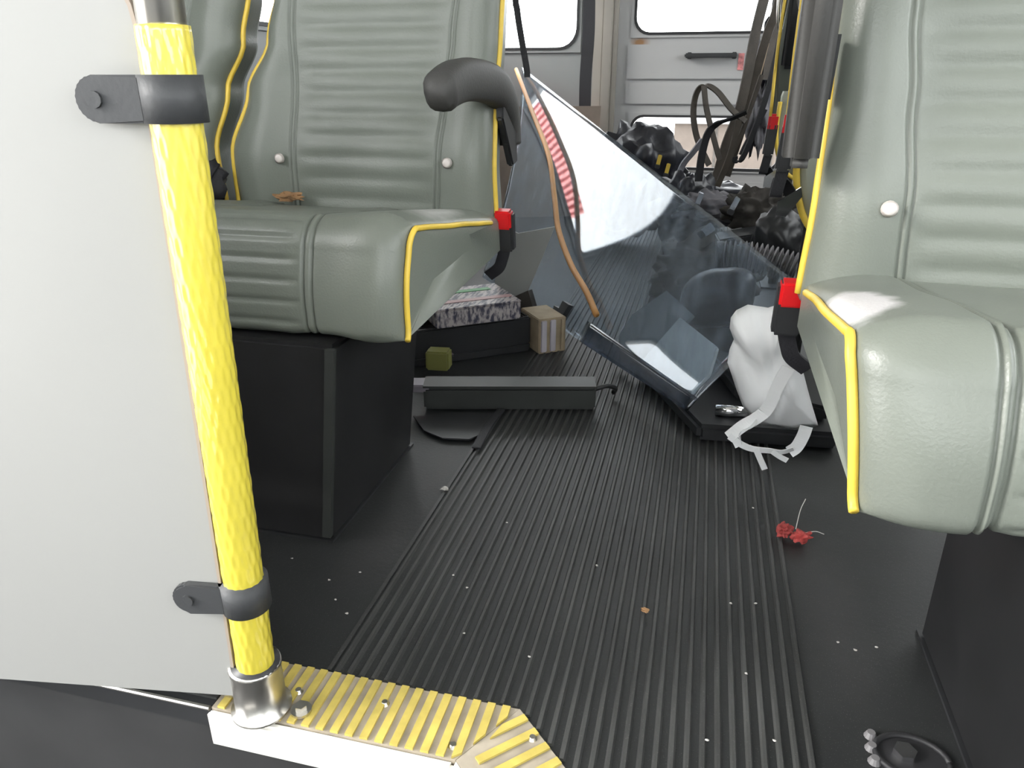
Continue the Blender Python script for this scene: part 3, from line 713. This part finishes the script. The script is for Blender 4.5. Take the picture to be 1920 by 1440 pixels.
# ------------------------------------------------------------------ loose things
# clear acrylic sheet leaning across the aisle
sh = thing('acrylic_sheet', 'large scuffed clear plastic sheet leaning across the aisle, reflecting a window', 'plastic sheet', (0.012, 1.303, 0.045))
O = Vector(sh.location)
BL, BR, TR, TL = [Vector(p)-O for p in ((-0.669, 2.269, 0.020), (0.012, 1.303, 0.045), (0.184, 1.372, 0.284), (-0.790, 3.311, 0.666))]
NA, NBq = 48, 30
nn = (BR-BL).cross(TL-BL).normalized()
if nn.y > 0: nn = -nn
def sp(s, t):
    p = BL.lerp(BR, s).lerp(TL.lerp(TR, s), t)          # gently buckled sheet
    k = -0.1444*t + 0.1041*t*t - 0.0659*(s*s-s) + 0.1496*s*t - 0.1811*s*t*t + 0.0769*(s*s-s)*t + 0.0367*t**3 + 0.0336*(s**3-s)
    return p + nn*k
def sheet_part(name, m, s0, s1, t0, t1, th, na, nb):
    bm = bmesh.new(); g = [[[bm.verts.new(sp(s0+(s1-s0)*i/na, t0+(t1-t0)*j/nb) + nn*q) for i in range(na+1)] for j in range(nb+1)] for q in (th, 0)]
    for q in (0, 1):
        for j in range(nb):
            for i in range(na): bm.faces.new([g[q][j][i], g[q][j][i+1], g[q][j+1][i+1], g[q][j+1][i]])
    for i in range(na):
        for j in (0, nb): bm.faces.new([g[0][j][i], g[0][j][i+1], g[1][j][i+1], g[1][j][i]])
    for j in range(nb):
        for i in (0, na): bm.faces.new([g[0][j][i], g[0][j+1][i], g[1][j+1][i], g[1][j][i]])
    return obj(name, bm, m, sh, True)
sheet_part('clear_sheet', 'acrylic', 0, 1, 0.0, 1, 0.003, NA, NBq)
sheet_part('dark_border', 'acrylic_edge', 0.62, 1, -0.004, 0.10, 0.0045, 20, 4)
oc = obj('orange_cord', T([Vector(p) for p in ((-0.804, 3.272, 0.655), (-0.622, 2.796, 0.498), (-0.498, 2.470, 0.390), (-0.429, 2.233, 0.289), (-0.387, 2.083, 0.223), (-0.319, 1.908, 0.166), (-0.257, 1.774, 0.134), (-0.215, 1.673, 0.105))], 0.008, 10, 6), 'orange', None, True)
tag(oc, 'thin orange cord curving down over the clear plastic sheet', 'cord')
dc = obj('window_decal', B((XL-0.004, 3.06, 0.785), (XL-0.002, 3.62, 0.85)), 'decal'); tag(dc, 'strip of red lettering along the left rear window bottom', 'decal')
ck = obj('black_clip', prism(bmesh.new(), [(-0.338, 1.795, 0.045), (-0.334, 1.826, 0.072), (-0.317, 1.802, 0.073), (-0.309, 1.813, 0.090), (-0.287, 1.780, 0.090), (-0.309, 1.759, 0.050)], (-0.01,-0.012,0.006)), 'blk')
tag(ck, 'small black clip on the lower edge of the clear sheet', 'clip')

# low black tray under the sheet's corner
tray = thing('floor_tray', 'low black plastic base on the floor under the white bag', 'tray', (0, 0, 0))
ob = [(-0.10,1.56,0.004),(0.034,1.262,0.004),(0.28,1.285,0.004),(0.28,1.62,0.004)]
obj('body', prism(bmesh.new(), ob, (0,0.0,0.032), 0.008), 'blk', tray)
obj('raised_deck', prism(bmesh.new(), [(0.045,1.60,0.035),(0.10,1.40,0.035),(0.26,1.33,0.035),(0.26,1.60,0.035)], (0,0.0,0.030), 0.006), 'blk', tray)
obj('chrome_cap', T([(0.062,1.315,0.047),(0.120,1.318,0.047)], 0.011, 14), 'chrome', tray, True)

# white plastic bag lying against the right seat
bag = thing('plastic_bag', 'crumpled white plastic bag hanging beside the right foreground seat', 'bag', (0.11, 1.22, 0.05))
Ob = Vector(bag.location)
ol = [(0.072, 1.220, 0.269), (0.089, 1.220, 0.280), (0.121, 1.220, 0.277), (0.141, 1.220, 0.286), (0.146, 1.220, 0.289), (0.154, 1.220, 0.250), (0.170, 1.220, 0.214), (0.187, 1.220, 0.179), (0.201, 1.220, 0.142), (0.214, 1.220, 0.109), (0.227, 1.220, 0.078), (0.212, 1.220, 0.071), (0.191, 1.220, 0.066), (0.164, 1.220, 0.069), (0.138, 1.220, 0.068), (0.121, 1.220, 0.079), (0.101, 1.220, 0.102), (0.087, 1.220, 0.132), (0.078, 1.220, 0.154), (0.068, 1.220, 0.177), (0.069, 1.220, 0.201), (0.074, 1.220, 0.219), (0.065, 1.220, 0.238), (0.065, 1.220, 0.256)]
ctr = sum((Vector(p) for p in ol), Vector())/len(ol)
bm = bmesh.new(); nO = len(ol); ND = 9; fr, bkk = [], []
random.seed(4)
dense = []
for i in range(nO):
    a, b = Vector(ol[i]), Vector(ol[(i+1)%nO])
    for k in range(4): dense.append(a.lerp(b, k/4))
for side, st in ((-1, fr), (1, bkk)):
    for q in range(ND):
        t = q/(ND-1)*0.97; ring = []
        for p in dense:
            c = p.lerp(ctr, t); bul = math.sin(math.pi/2*min(1, t*1.5))*0.030
            wr = 0.016*noise.noise(Vector((c.x*22, c.z*14, 2.0+side))) + 0.014*abs(noise.noise(Vector((c.x*48+c.z*14, c.z*15, 5.0))))
            ring.append(bm.verts.new(c + Vector((0, side*(bul + (wr if t > 0.02 else 0)), 0)) - Ob))
        st.append(ring)
nd = len(dense)
for st in (fr, bkk):
    for a, b in zip(st, st[1:]):
        for k in range(nd): bm.faces.new([a[k], a[(k+1)%nd], b[(k+1)%nd], b[k]])
    bm.faces.new(st[-1])
bmesh.ops.remove_doubles(bm, verts=bm.verts, dist=1e-5)
obj('body', bm, 'white_bag', bag, True)
def bagstrip(pts, wd, w, tw=0.0): obj('handle', ribbon(bmesh.new(), [Vector(p)-Ob for p in pts], w, 0.0014, wd, 6, tw), 'white_bag', bag, False)
bagstrip([(0.159, 1.170, 0.195), (0.148, 1.170, 0.166), (0.137, 1.170, 0.123), (0.121, 1.170, 0.102), (0.101, 1.170, 0.085), (0.081, 1.170, 0.062)], (0.6,0,0.8), 0.020, 0.6)
bagstrip([(0.121, 1.175, 0.102), (0.108, 1.175, 0.083), (0.098, 1.175, 0.064), (0.087, 1.175, 0.055)], (0.5,0.2,0.8), 0.030)
bagstrip([(0.202, 1.180, 0.092), (0.199, 1.180, 0.074), (0.192, 1.180, 0.053), (0.182, 1.180, 0.042)], (0.8,0,0.3), 0.020, 0.5)
bagstrip([(0.082, 1.165, 0.067), (0.103, 1.165, 0.054), (0.122, 1.165, 0.048), (0.146, 1.165, 0.048), (0.168, 1.165, 0.048), (0.185, 1.165, 0.056)], (0.1,0.3,1), 0.011, 1.0)
bagstrip([(0.127, 1.160, 0.050), (0.134, 1.160, 0.036), (0.145, 1.160, 0.015)], (1,0,0.2), 0.010)
bagstrip([(0.152, 1.160, 0.050), (0.165, 1.160, 0.042), (0.178, 1.160, 0.036)], (0.5,0,1), 0.009)

# things seen through the sheet
gp = obj('grey_card', prism(bmesh.new(), [(-0.097, 1.533, 0.047), (-0.021, 1.557, 0.148), (0.057, 1.424, 0.134), (0.046, 1.384, 0.092), (0.012, 1.372, 0.047)], (0.004,0.003,-0.006)), 'greycard'); tag(gp, 'light grey card lying under the corner of the clear sheet', 'card')
gp2 = obj('frosted_panel', prism(bmesh.new(), [(-0.160, 1.672, 0.057), (-0.134, 1.697, 0.104), (-0.058, 1.677, 0.173), (0.006, 1.560, 0.155), (-0.098, 1.554, 0.036), (-0.143, 1.596, 0.019)], (0.004,0.003,-0.006)), mat('grey_green_plastic', (0.16,0.17,0.165), 0.5)); tag(gp2, 'grey green plastic panel behind the clear sheet', 'panel')

dome = thing('black_cover', 'rounded dark plastic cover lying behind the clear sheet', 'cover', (0.055, 1.69, 0.0))
bm = bmesh.new(); bmesh.ops.create_uvsphere(bm, u_segments=28, v_segments=16, radius=1)
for v in bm.verts:
    p = v.co; v.co = Vector((math.copysign(abs(p.x)**0.8, p.x)*0.082, math.copysign(abs(p.y)**0.8, p.y)*0.055, 0.160 + 0.25*p.x*0.08 + math.copysign(abs(p.z)**0.7, p.z)*0.066))
obj('shell', bm, 'darkplum', dome, True)
obj('foot', B((-0.05,-0.03,0.0),(0.06,0.04,0.11),0.01), 'blk', dome)
hose = thing('ribbed_hose', 'short grey corrugated hose above the dark rounded cover', 'hose', (0, 0, 0))
hp = cat_rom([(0.065,1.80,0.232),(0.105,1.795,0.235),(0.145,1.79,0.232),(0.185,1.78,0.226),(0.225,1.77,0.218)], 24)
rr = [0.030 + 0.007*math.sin(i*math.pi/3.2) for i in range(len(hp))]
bm = bmesh.new(); tube(bm, hp, rr, 18); obj('hose_body', bm, 'hose', hose, True)
bm = bmesh.new(); tube(bm, [hp[0]+Vector((-0.02,0,0)), hp[2]], 0.034, 16); obj('cuff', bm, 'darkplum', hose, True)

# pile behind
def pile(name, label, cat, c, size, seed, m, amp=0.28, freq=2.2, flat=None, group='dark clutter piled in front of the rear door'):
    o = obj(name, crumple(c, size, seed, amp, freq, 4, flat), m, None, True); tag(o, label, cat, group); return o
pile('black_bag', 'crumpled blue-black bag in front of the lower rear window', 'bag', (-0.275, 3.050, 0.252), (0.21,0.16,0.25), 1, 'navy', 0.3)
pile('black_bag', 'low black bag on the pile left of the straps', 'bag', (-0.051, 2.660, 0.206), (0.13,0.12,0.13), 2, 'navy', 0.3)
pile('black_bag', 'lowest black bag on the floor below the straps', 'bag', (0.02,3.35,0.12), (0.26,0.18,0.12), 3, 'navy', 0.3, flat=0.006)
pile('dark_cloth', 'crumpled dark brown cloth on the pile right of the clear sheet', 'cloth', (0.155, 2.120, 0.295), (0.10,0.08,0.07), 4, 'cloth', 0.4, 3.0)
pile('grey_cloth', 'crumpled grey lilac cloth hanging beside the straps', 'cloth', (0.184, 3.200, 0.538), (0.055,0.06,0.22), 5, 'greycloth', 0.4, 3.0)
pile('grey_cloth', 'crumpled grey cloth on the pile below the straps', 'cloth', (0.033, 2.360, 0.264), (0.12,0.07,0.05), 6, 'greycloth', 0.4, 3.0)
pile('dark_cloth', 'dark garment bunched on top of the strap bundle', 'cloth', (0.199, 3.000, 0.728), (0.045,0.05,0.16), 7, 'navy', 0.35, 3.0)
pile('black_pouch', 'black padded pouch leaning on the seat above the ribbed hose', 'pouch', (0.189, 1.900, 0.257), (0.066,0.05,0.080), 8, 'blk', 0.2, 1.8)
pile('dark_cloth', 'dark cloth heap on the floor under the clutter', 'cloth', (0.03,2.22,0.09), (0.16,0.20,0.11), 9, 'cloth', 0.35, 2.5, flat=0.006)
# box with blue and white labels
lb = thing('labelled_box', 'small black box with blue and white labels on the pile', 'box', (0.110, 1.980, 0.207))
obj('body', obox(bmesh.new(), (0,0,0), (0.97,0.1,0.2), (-0.1,1,0), (-0.2,0,0.97), 0.055, 0.05, 0.05, 0.004), 'blk', lb)
obj('label_sticker', obox(bmesh.new(), (0.01,-0.052,0.012), (0.97,0.1,0.2), (-0.1,1,0), (-0.2,0,0.97), 0.032, 0.002, 0.020), 'print_blue', lb)
# silver clips and buckles scattered on the pile; the yellow clips are glints put in as colour
for i, (p, ax, t) in enumerate([((-0.179, 2.350, 0.322),(0.5,0,0.8),'bright clip at the upper edge of the clear sheet'), ((-0.005, 2.200, 0.306),(0.3,0,1),'bright metal tongue below the strap loops'), ((0.086, 2.050, 0.317),(0.4,0,1),'bright metal tongue on the dark cloth'),
        ((0.022, 1.800, 0.293),(0.6,0,0.5),'round bright buckle below the grey cloth'), ((-0.160, 2.800, 0.350),(0.2,0,1),'yellowish clip painted as a glint at the left on the black bag'), ((-0.128, 2.800, 0.321),(0.2,0,1),'yellowish clip painted as a glint at the right on the black bag')]):
    ax = Vector(ax).normalized(); ay = Vector((0,1,0)); L = 0.018 if i != 3 else 0.014
    t_ = thing('metal_clip', t, 'clip', p, 0, 'metal clips on the clutter')
    bm = bmesh.new(); obox(bm, (0,0,0), ax.cross(ay), ay, ax, 0.007 if i != 3 else 0.011, 0.003, L, 0.002); obj('plate', bm, 'chrome' if i < 4 else 'piping', t_)
    bm = bmesh.new(); obox(bm, -ax*(L+0.005), ax.cross(ay), ay, ax, 0.009, 0.005, 0.007, 0.002); obj('socket', bm, 'blk', t_)
# grey cloth/leather straps bundle
WD = (0.75, 0.45, 0.1)
def hang(pts, dx=0.03):
    """straps that leave the view at the top run on up to the ceiling"""
    P = [Vector(p) for p in pts]
    return [P[0] + Vector((dx*2.2, 0.0, ZC-0.004-P[0].z)), P[0] + Vector((dx, 0.0, 0.35*(ZC-P[0].z)))] + P if P[0].z > 0.75 else P
def strap(label, pts, w=0.03, m='strap', wd=WD, tw=0.0):
    o = obj('webbing_strap', ribbon(bmesh.new(), hang(pts), w, 0.005, wd, 8, tw), m, None, False); return tag(o, label, 'strap', 'straps hanging beside the rear door')
strap('wide brown strap, main run of the hanging bundle', [(0.147, 2.750, 0.939), (0.133, 2.750, 0.850), (0.118, 2.750, 0.743), (0.108, 2.750, 0.615), (0.094, 2.750, 0.516), (0.065, 2.750, 0.413), (0.040, 2.750, 0.279)], 0.036)
strap('brown strap just right of the main run', [(0.187, 2.800, 0.928), (0.177, 2.800, 0.822), (0.160, 2.800, 0.760), (0.140, 2.800, 0.648), (0.127, 2.800, 0.548), (0.109, 2.800, 0.445), (0.078, 2.800, 0.301)], 0.028, tw=0.6)
strap('dark strap with a hooked lower end above the pale window corner', [(0.196, 2.700, 0.755), (0.184, 2.700, 0.647), (0.170, 2.700, 0.551), (0.146, 2.700, 0.452), (0.121, 2.700, 0.373), (0.101, 2.700, 0.362), (0.096, 2.700, 0.376)], 0.020, 'webbing')
strap('thin brown strap forming the tall left loop', [(0.117, 2.680, 0.489), (0.069, 2.680, 0.526), (0.018, 2.680, 0.580), (-0.023, 2.680, 0.599), (-0.048, 2.680, 0.575), (-0.052, 2.680, 0.509), (-0.031, 2.680, 0.430), (0.015, 2.680, 0.348)], 0.020)
strap('thin strap crossing the tall loop downwards', [(-0.026, 2.640, 0.599), (-0.013, 2.640, 0.535), (0.015, 2.640, 0.453), (0.047, 2.640, 0.370)], 0.018)
strap('dark strap arching sideways across the loops', [(0.113, 2.600, 0.522), (0.070, 2.600, 0.502), (0.027, 2.600, 0.485), (0.001, 2.600, 0.456), (-0.012, 2.600, 0.389), (-0.015, 2.600, 0.304)], 0.026, 'webbing')
strap('pale grey strap trailing down left of the loops', [(-0.014, 2.660, 0.432), (-0.041, 2.660, 0.392), (-0.072, 2.660, 0.348), (-0.089, 2.660, 0.286)], 0.022, mat('grey_webbing', (0.25,0.25,0.28), 0.5))
strap('short brown strap falling from the crossing', [(0.092, 2.620, 0.497), (0.085, 2.620, 0.431), (0.074, 2.620, 0.373), (0.047, 2.620, 0.287)], 0.022)
strap('tan leather strap behind the main run', [(0.167, 2.900, 0.732), (0.150, 2.900, 0.615), (0.120, 2.900, 0.501), (0.081, 2.900, 0.420)], 0.016, mat('tan_leather', (0.36,0.27,0.18), 0.5))
strap('narrow brown strap left of the hooked dark strap', [(0.152, 2.720, 0.631), (0.130, 2.720, 0.534), (0.103, 2.720, 0.429), (0.059, 2.720, 0.301)], 0.016)
strap('narrow dark strap slanting across the lower window right of the main run', [(0.182, 2.780, 0.524), (0.161, 2.780, 0.473), (0.135, 2.780, 0.426), (0.116, 2.780, 0.376)], 0.012, 'webbing')
strap('brown strap between the dark garment and the main run', [(0.226, 2.950, 0.913), (0.211, 2.950, 0.817), (0.189, 2.950, 0.717), (0.184, 2.950, 0.615)], 0.034)
# dark vertical strap by the rear left window
vb = tag(obj('belt_strap', ribbon(bmesh.new(), hang([(-0.573, 3.700, 1.030), (-0.569, 3.700, 0.815), (-0.576, 3.700, 0.613), (-0.572, 3.700, 0.389), (-0.570, 3.700, 0.255)], 0.01), 0.055, 0.006, (1,0,0), 6), 'webbing'), 'black belt strap hanging straight beside the left rear window', 'strap')
bs = tag(obj('belt_strap', ribbon(bmesh.new(), hang([(-0.383, 1.550, 0.796), (-0.379, 1.550, 0.741), (-0.369, 1.550, 0.685), (-0.360, 1.550, 0.641), (-0.358, 1.550, 0.622)], 0.0), 0.012, 0.005, (1,0.3,0), 6), 'webbing'), 'black belt strap running down behind the left bench backrest', 'strap')
bb = tag(obj('brown_board', prism(bmesh.new(), [(-1.05,3.40,0.004),(-0.50,3.62,0.004),(-0.50,3.70,0.50),(-1.05,3.48,0.50)], (0,0.012,0)), mat('brown_fibreboard', (0.20,0.16,0.13), 0.7, var=0.2)), 'brown board leaning on the rear wall behind the clear sheet', 'board')

# ------------------------------------------------------------------ floor clutter left of the aisle
bar = thing('metal_bar', 'long dark bar lying across the aisle floor', 'bar', (-0.34, 1.335, 0.0))
bd = Vector((0.345, 0.085, 0)).normalized(); bn = Vector((-bd.y, bd.x, 0)); bz = Vector((0,0,1))
obj('beam', obox(bmesh.new(), (0,0,0.028), bd, bn, bz, 0.172, 0.025, 0.024, 0.005), 'bargrey', bar)
obj('beam_lip', obox(bmesh.new(), (0,0,0.0545), bd, bn, bz, 0.172, 0.027, 0.002), 'bargrey', bar)
obj('end_cap', obox(bmesh.new(), -bd*0.180+Vector((0,0,0.048)), bd, bn, bz, 0.022, 0.022, 0.008, 0.003), 'lilac', bar)
obj('hook', T([bd*0.172+Vector((0,0,0.04)), bd*0.195+Vector((0,0.005,0.045)), bd*0.21+Vector((0,0.03,0.03)), bd*0.205+Vector((0,0.05,0.012))], 0.005, 8, 5), 'blk', bar, True)
fm = obj('rubber_flap', prism(bmesh.new(), [(-0.510, 1.234, 0.004), (-0.429, 1.272, 0.004), (-0.355, 1.283, 0.004), (-0.356, 1.192, 0.004), (-0.373, 1.163, 0.004), (-0.422, 1.155, 0.004), (-0.466, 1.176, 0.004)], (0,0,0.003)), 'blk'); tag(fm, 'thin black rubber flap in front of the dark bar', 'mat')
fs = obj('floor_strap', ribbon(bmesh.new(), [(*(-0.347, 1.294, 0.000)[:2],0.012), (*(-0.353, 1.218, 0.000)[:2],0.010), (*(-0.351, 1.133, 0.000)[:2],0.006)], 0.016, 0.003, (1,0.3,0), 6), 'webbing'); tag(fs, 'short black strap poking out below the dark bar', 'strap')
op = obj('olive_block', obox(bmesh.new(), (-0.535,1.46,0.042), (1,0.1,0), (-0.1,1,0), (0,0,1), 0.026, 0.02, 0.022, 0.004), 'olive'); tag(op, 'small olive yellow block behind the dark bar', 'block')
bx = thing('storage_case', 'flat black open case holding printed papers behind the left bench', 'case', (-0.535, 1.676, 0.0))
e1 = Vector((0.80,0.60,0)); e2 = Vector((-0.60,0.80,0))
def case_box(name, c, hx, hy, hz, m, par=bx, bev=0.004): return obj(name, obox(bmesh.new(), c, e1, e2, bz, hx, hy, hz, bev), m, par)
case_box('base', (-0.03,0,0.012), 0.15, 0.12, 0.011, 'blk')
case_box('front_wall', tuple(Vector((-0.03,0,0.055))-e2*0.115), 0.15, 0.006, 0.034, 'blk')
case_box('side_wall', tuple(Vector((-0.03,0,0.055))+e1*0.145), 0.006, 0.11, 0.034, 'blk')
case_box('rear_wall', tuple(Vector((-0.03,0,0.055))+e2*0.115), 0.15, 0.006, 0.034, 'blk')
bk = thing('printed_box', 'flat carton covered in small print lying on the black case', 'box', (-0.525, 1.645, 0.091))
def bkb(name, c, hx, hy, hz, m, bev=0.003): return obj(name, obox(bmesh.new(), c, e1, e2, bz, hx, hy, hz, bev), m, bk)
bkb('carton', (0.0,0,0.022), 0.105, 0.085, 0.021, 'print')
bkb('cover', (0.0,0,0.0445), 0.105, 0.085, 0.0015, 'print', 0)
bkb('pink_stripe', tuple(Vector((0.01,0,0.0468))-e2*0.03), 0.09, 0.010, 0.0006, mat('pink_band', (0.42,0.26,0.26), 0.5), 0)
bkb('green_stripe', tuple(Vector((0.03,0,0.0468))+e2*0.060), 0.05, 0.010, 0.0006, 'green', 0)
cb = thing('carton', 'small open carton with pale flaps beside the printed box', 'box', (-0.352, 1.695, 0.0))
def cbb(name, c, hx, hy, hz, m): return obj(name, obox(bmesh.new(), c, e1, e2, bz, hx, hy, hz, 0.002), m, cb)
cbb('body', (0.0,0.02,0.045), 0.036, 0.055, 0.044, 'carton')
for k in (-0.028, -0.004): cbb('flap', tuple(Vector((0,0.02,0.046))+e1*(k+0.004)-e2*0.058), 0.008, 0.002, 0.040, 'palecarton')
cbb('edge_strip', tuple(Vector((0,0.02,0.046))+e1*0.026-e2*0.058), 0.006, 0.002, 0.040, 'carton')
sc = obj('silver_scrap', prism(bmesh.new(), [(-0.577, 1.550, 0.029), (-0.546, 1.550, 0.052), (-0.532, 1.550, 0.016), (-0.564, 1.550, -0.000)], (0,0.02,0.01)), 'lilac'); tag(sc, 'small silvery scrap lying at the front of the black case', 'scrap')
gf = thing('grey_film', 'curled grey translucent film standing behind the printed box', 'film', (-0.42, 1.80, 0.0))
pts = [(-0.478, 1.820, 0.273), (-0.441, 1.820, 0.258), (-0.348, 1.820, 0.279), (-0.376, 1.820, 0.204), (-0.414, 1.820, 0.111), (-0.464, 1.820, 0.086), (-0.508, 1.820, 0.105)]
bm = bmesh.new(); prism(bm, [Vector(p)-Vector((-0.42,1.80,0)) for p in pts], (0.0,0.004,0)); obj('film', bm, mat('grey_translucent_film', (0.34,0.35,0.34), 0.35), gf)
pts = [(-0.502, 1.800, 0.111), (-0.459, 1.800, 0.092), (-0.410, 1.800, 0.117), (-0.395, 1.800, 0.068), (-0.481, 1.800, 0.047)]
bm = bmesh.new(); prism(bm, [Vector(p)-Vector((-0.42,1.80,0)) for p in pts] , (0.0,0.05,-0.01)); obj('base_fold', bm, 'cloth', gf)

# black strap tangle between the two left seat backs
tg = thing('strap_tangle', 'crumpled black strap ends stuck between the two left seat backs', 'strap', (-0.835, 1.16, 0.425))
obj('pouch', crumple((0,0,0.03), (0.036,0.03,0.045), 21, 0.35, 2.5, 3), 'webbing', tg, True)
for k in range(3): obj('strap_end', ribbon(bmesh.new(), [(-0.02+0.018*k,0.0,0.06),(-0.03+0.02*k,-0.03,0.03),(-0.035+0.025*k,-0.035,0.002)], 0.018, 0.004, (1,0.2,0), 5), 'webbing', tg)
# dry leaf on the left cushion
def scrap(name, label, cat, c, size, seed, m, group=None):
    o = obj(name, crumple(c, size, seed, 0.5, 3.2, 3), m, None, False); tag(o, label, cat, group); return o
lf = scrap('dry_leaf', 'curled dry brown leaf on the left bench cushion', 'leaf', (-0.681, 1.151, 0.435), (0.030,0.014,0.010), 31, 'leaf')
rs = thing('red_scrap', 'crumpled red scrap on the floor near the right bench', 'scrap', (*(0.174, 0.977, 0.010)[:2], 0.010))
obj('wad', crumple((-0.012,0.004,0.003), (0.014,0.013,0.013), 41, 0.5, 3.0, 3), 'redcloth', rs, False)
obj('wad', crumple((0.010,-0.004,0.001), (0.016,0.012,0.011), 42, 0.5, 3.0, 3), 'redcloth', rs, False)
obj('thread', T([(0.002,0,0.01),(0.006,0.012,0.035),(0.012,0.02,0.05)], 0.0006, 5, 5), 'crumb', rs)
obj('thread', T([(0.016,0,0.006),(0.03,0.004,0.008),(0.042,0.006,0.004)], 0.0006, 5, 5), 'crumb', rs)
scrap('brown_scrap', 'tiny reddish brown scrap in the middle of the ribbed aisle', 'scrap', (-0.021, 0.764, 0.006), (0.006,0.004,0.003), 44, 'leaf')
scrap('white_scrap', 'small white paper scrap on the plain floor near the left pedestal', 'scrap', (-0.361, 0.988, 0.004), (0.007,0.006,0.003), 45, 'crumb')
cr = [(616,1083),(674,1069),(628,1120),(650,1146),(548,1043),(850,1078),(870,1187),(876,1102),(993,1231),(1416,1131),(1370,1131),(1400,1262),(1453,1389),(1572,1200),(1605,1215),(1645,1209),(1412,952),(950,980),(1120,1060),(1325,1388)]
cp = [(-0.435, 0.729, 0.005), (-0.402, 0.754, 0.005), (-0.408, 0.694, 0.005), (-0.382, 0.673, 0.005), (-0.507, 0.760, 0.005), (-0.276, 0.775, 0.005), (-0.228, 0.671, 0.005), (-0.250, 0.754, 0.005), (-0.143, 0.652, 0.005), (0.114, 0.813, 0.005), (0.084, 0.806, 0.005), (0.098, 0.686, 0.005), (0.122, 0.598, 0.005), (0.206, 0.768, 0.005), (0.224, 0.759, 0.005), (0.249, 0.770, 0.005), (0.122, 1.048, 0.005), (-0.238, 0.915, 0.005), (-0.092, 0.843, 0.005), (0.056, 0.582, 0.005)]
for i, p in enumerate(cp):
    z = 0.0046 if -0.36 < p[0] < 0.16 else 0.0013
    o = obj('crumb', crumple((0,0,0), (0.0026,0.002,0.0013), 50+i, 0.5, 3, 1), 'crumb'); o.location = (p[0], p[1], z)
    tag(o, 'tiny pale crumb lying on the black floor', 'crumb', 'pale crumbs on the floor')
# floor anchor by the right pedestal
fa = thing('floor_anchor', 'black floor anchor with a shiny bolt beside the right pedestal', 'anchor', (0.252, 0.612, 0.0))
bm = bmesh.new(); tube(bm, [(0.034*math.cos(R(a)), 0.026*math.sin(R(a)), 0.003) for a in range(0, 361, 15)], 0.003, 8); obj('ring', bm, 'gasket', fa, True)
bm = bmesh.new(); disc(bm, (0,0,0.0), (0,0,1), 0.033, 0.002, 24); obj('plate', bm, 'gasket', fa)
bm = bmesh.new(); disc(bm, (-0.006,0.003,0.002), (0,0,1), 0.011, 0.006, 6); obj('bolt', bm, 'chrome', fa)
for dx, dy in ((-0.034,0.020),(-0.036,0.004),(-0.036,-0.012)):
    bm = bmesh.new(); disc(bm, (dx,dy,0.0), (0,0,1), 0.0065, 0.006, 12, 0.004); obj('stud', bm, 'hose', fa)
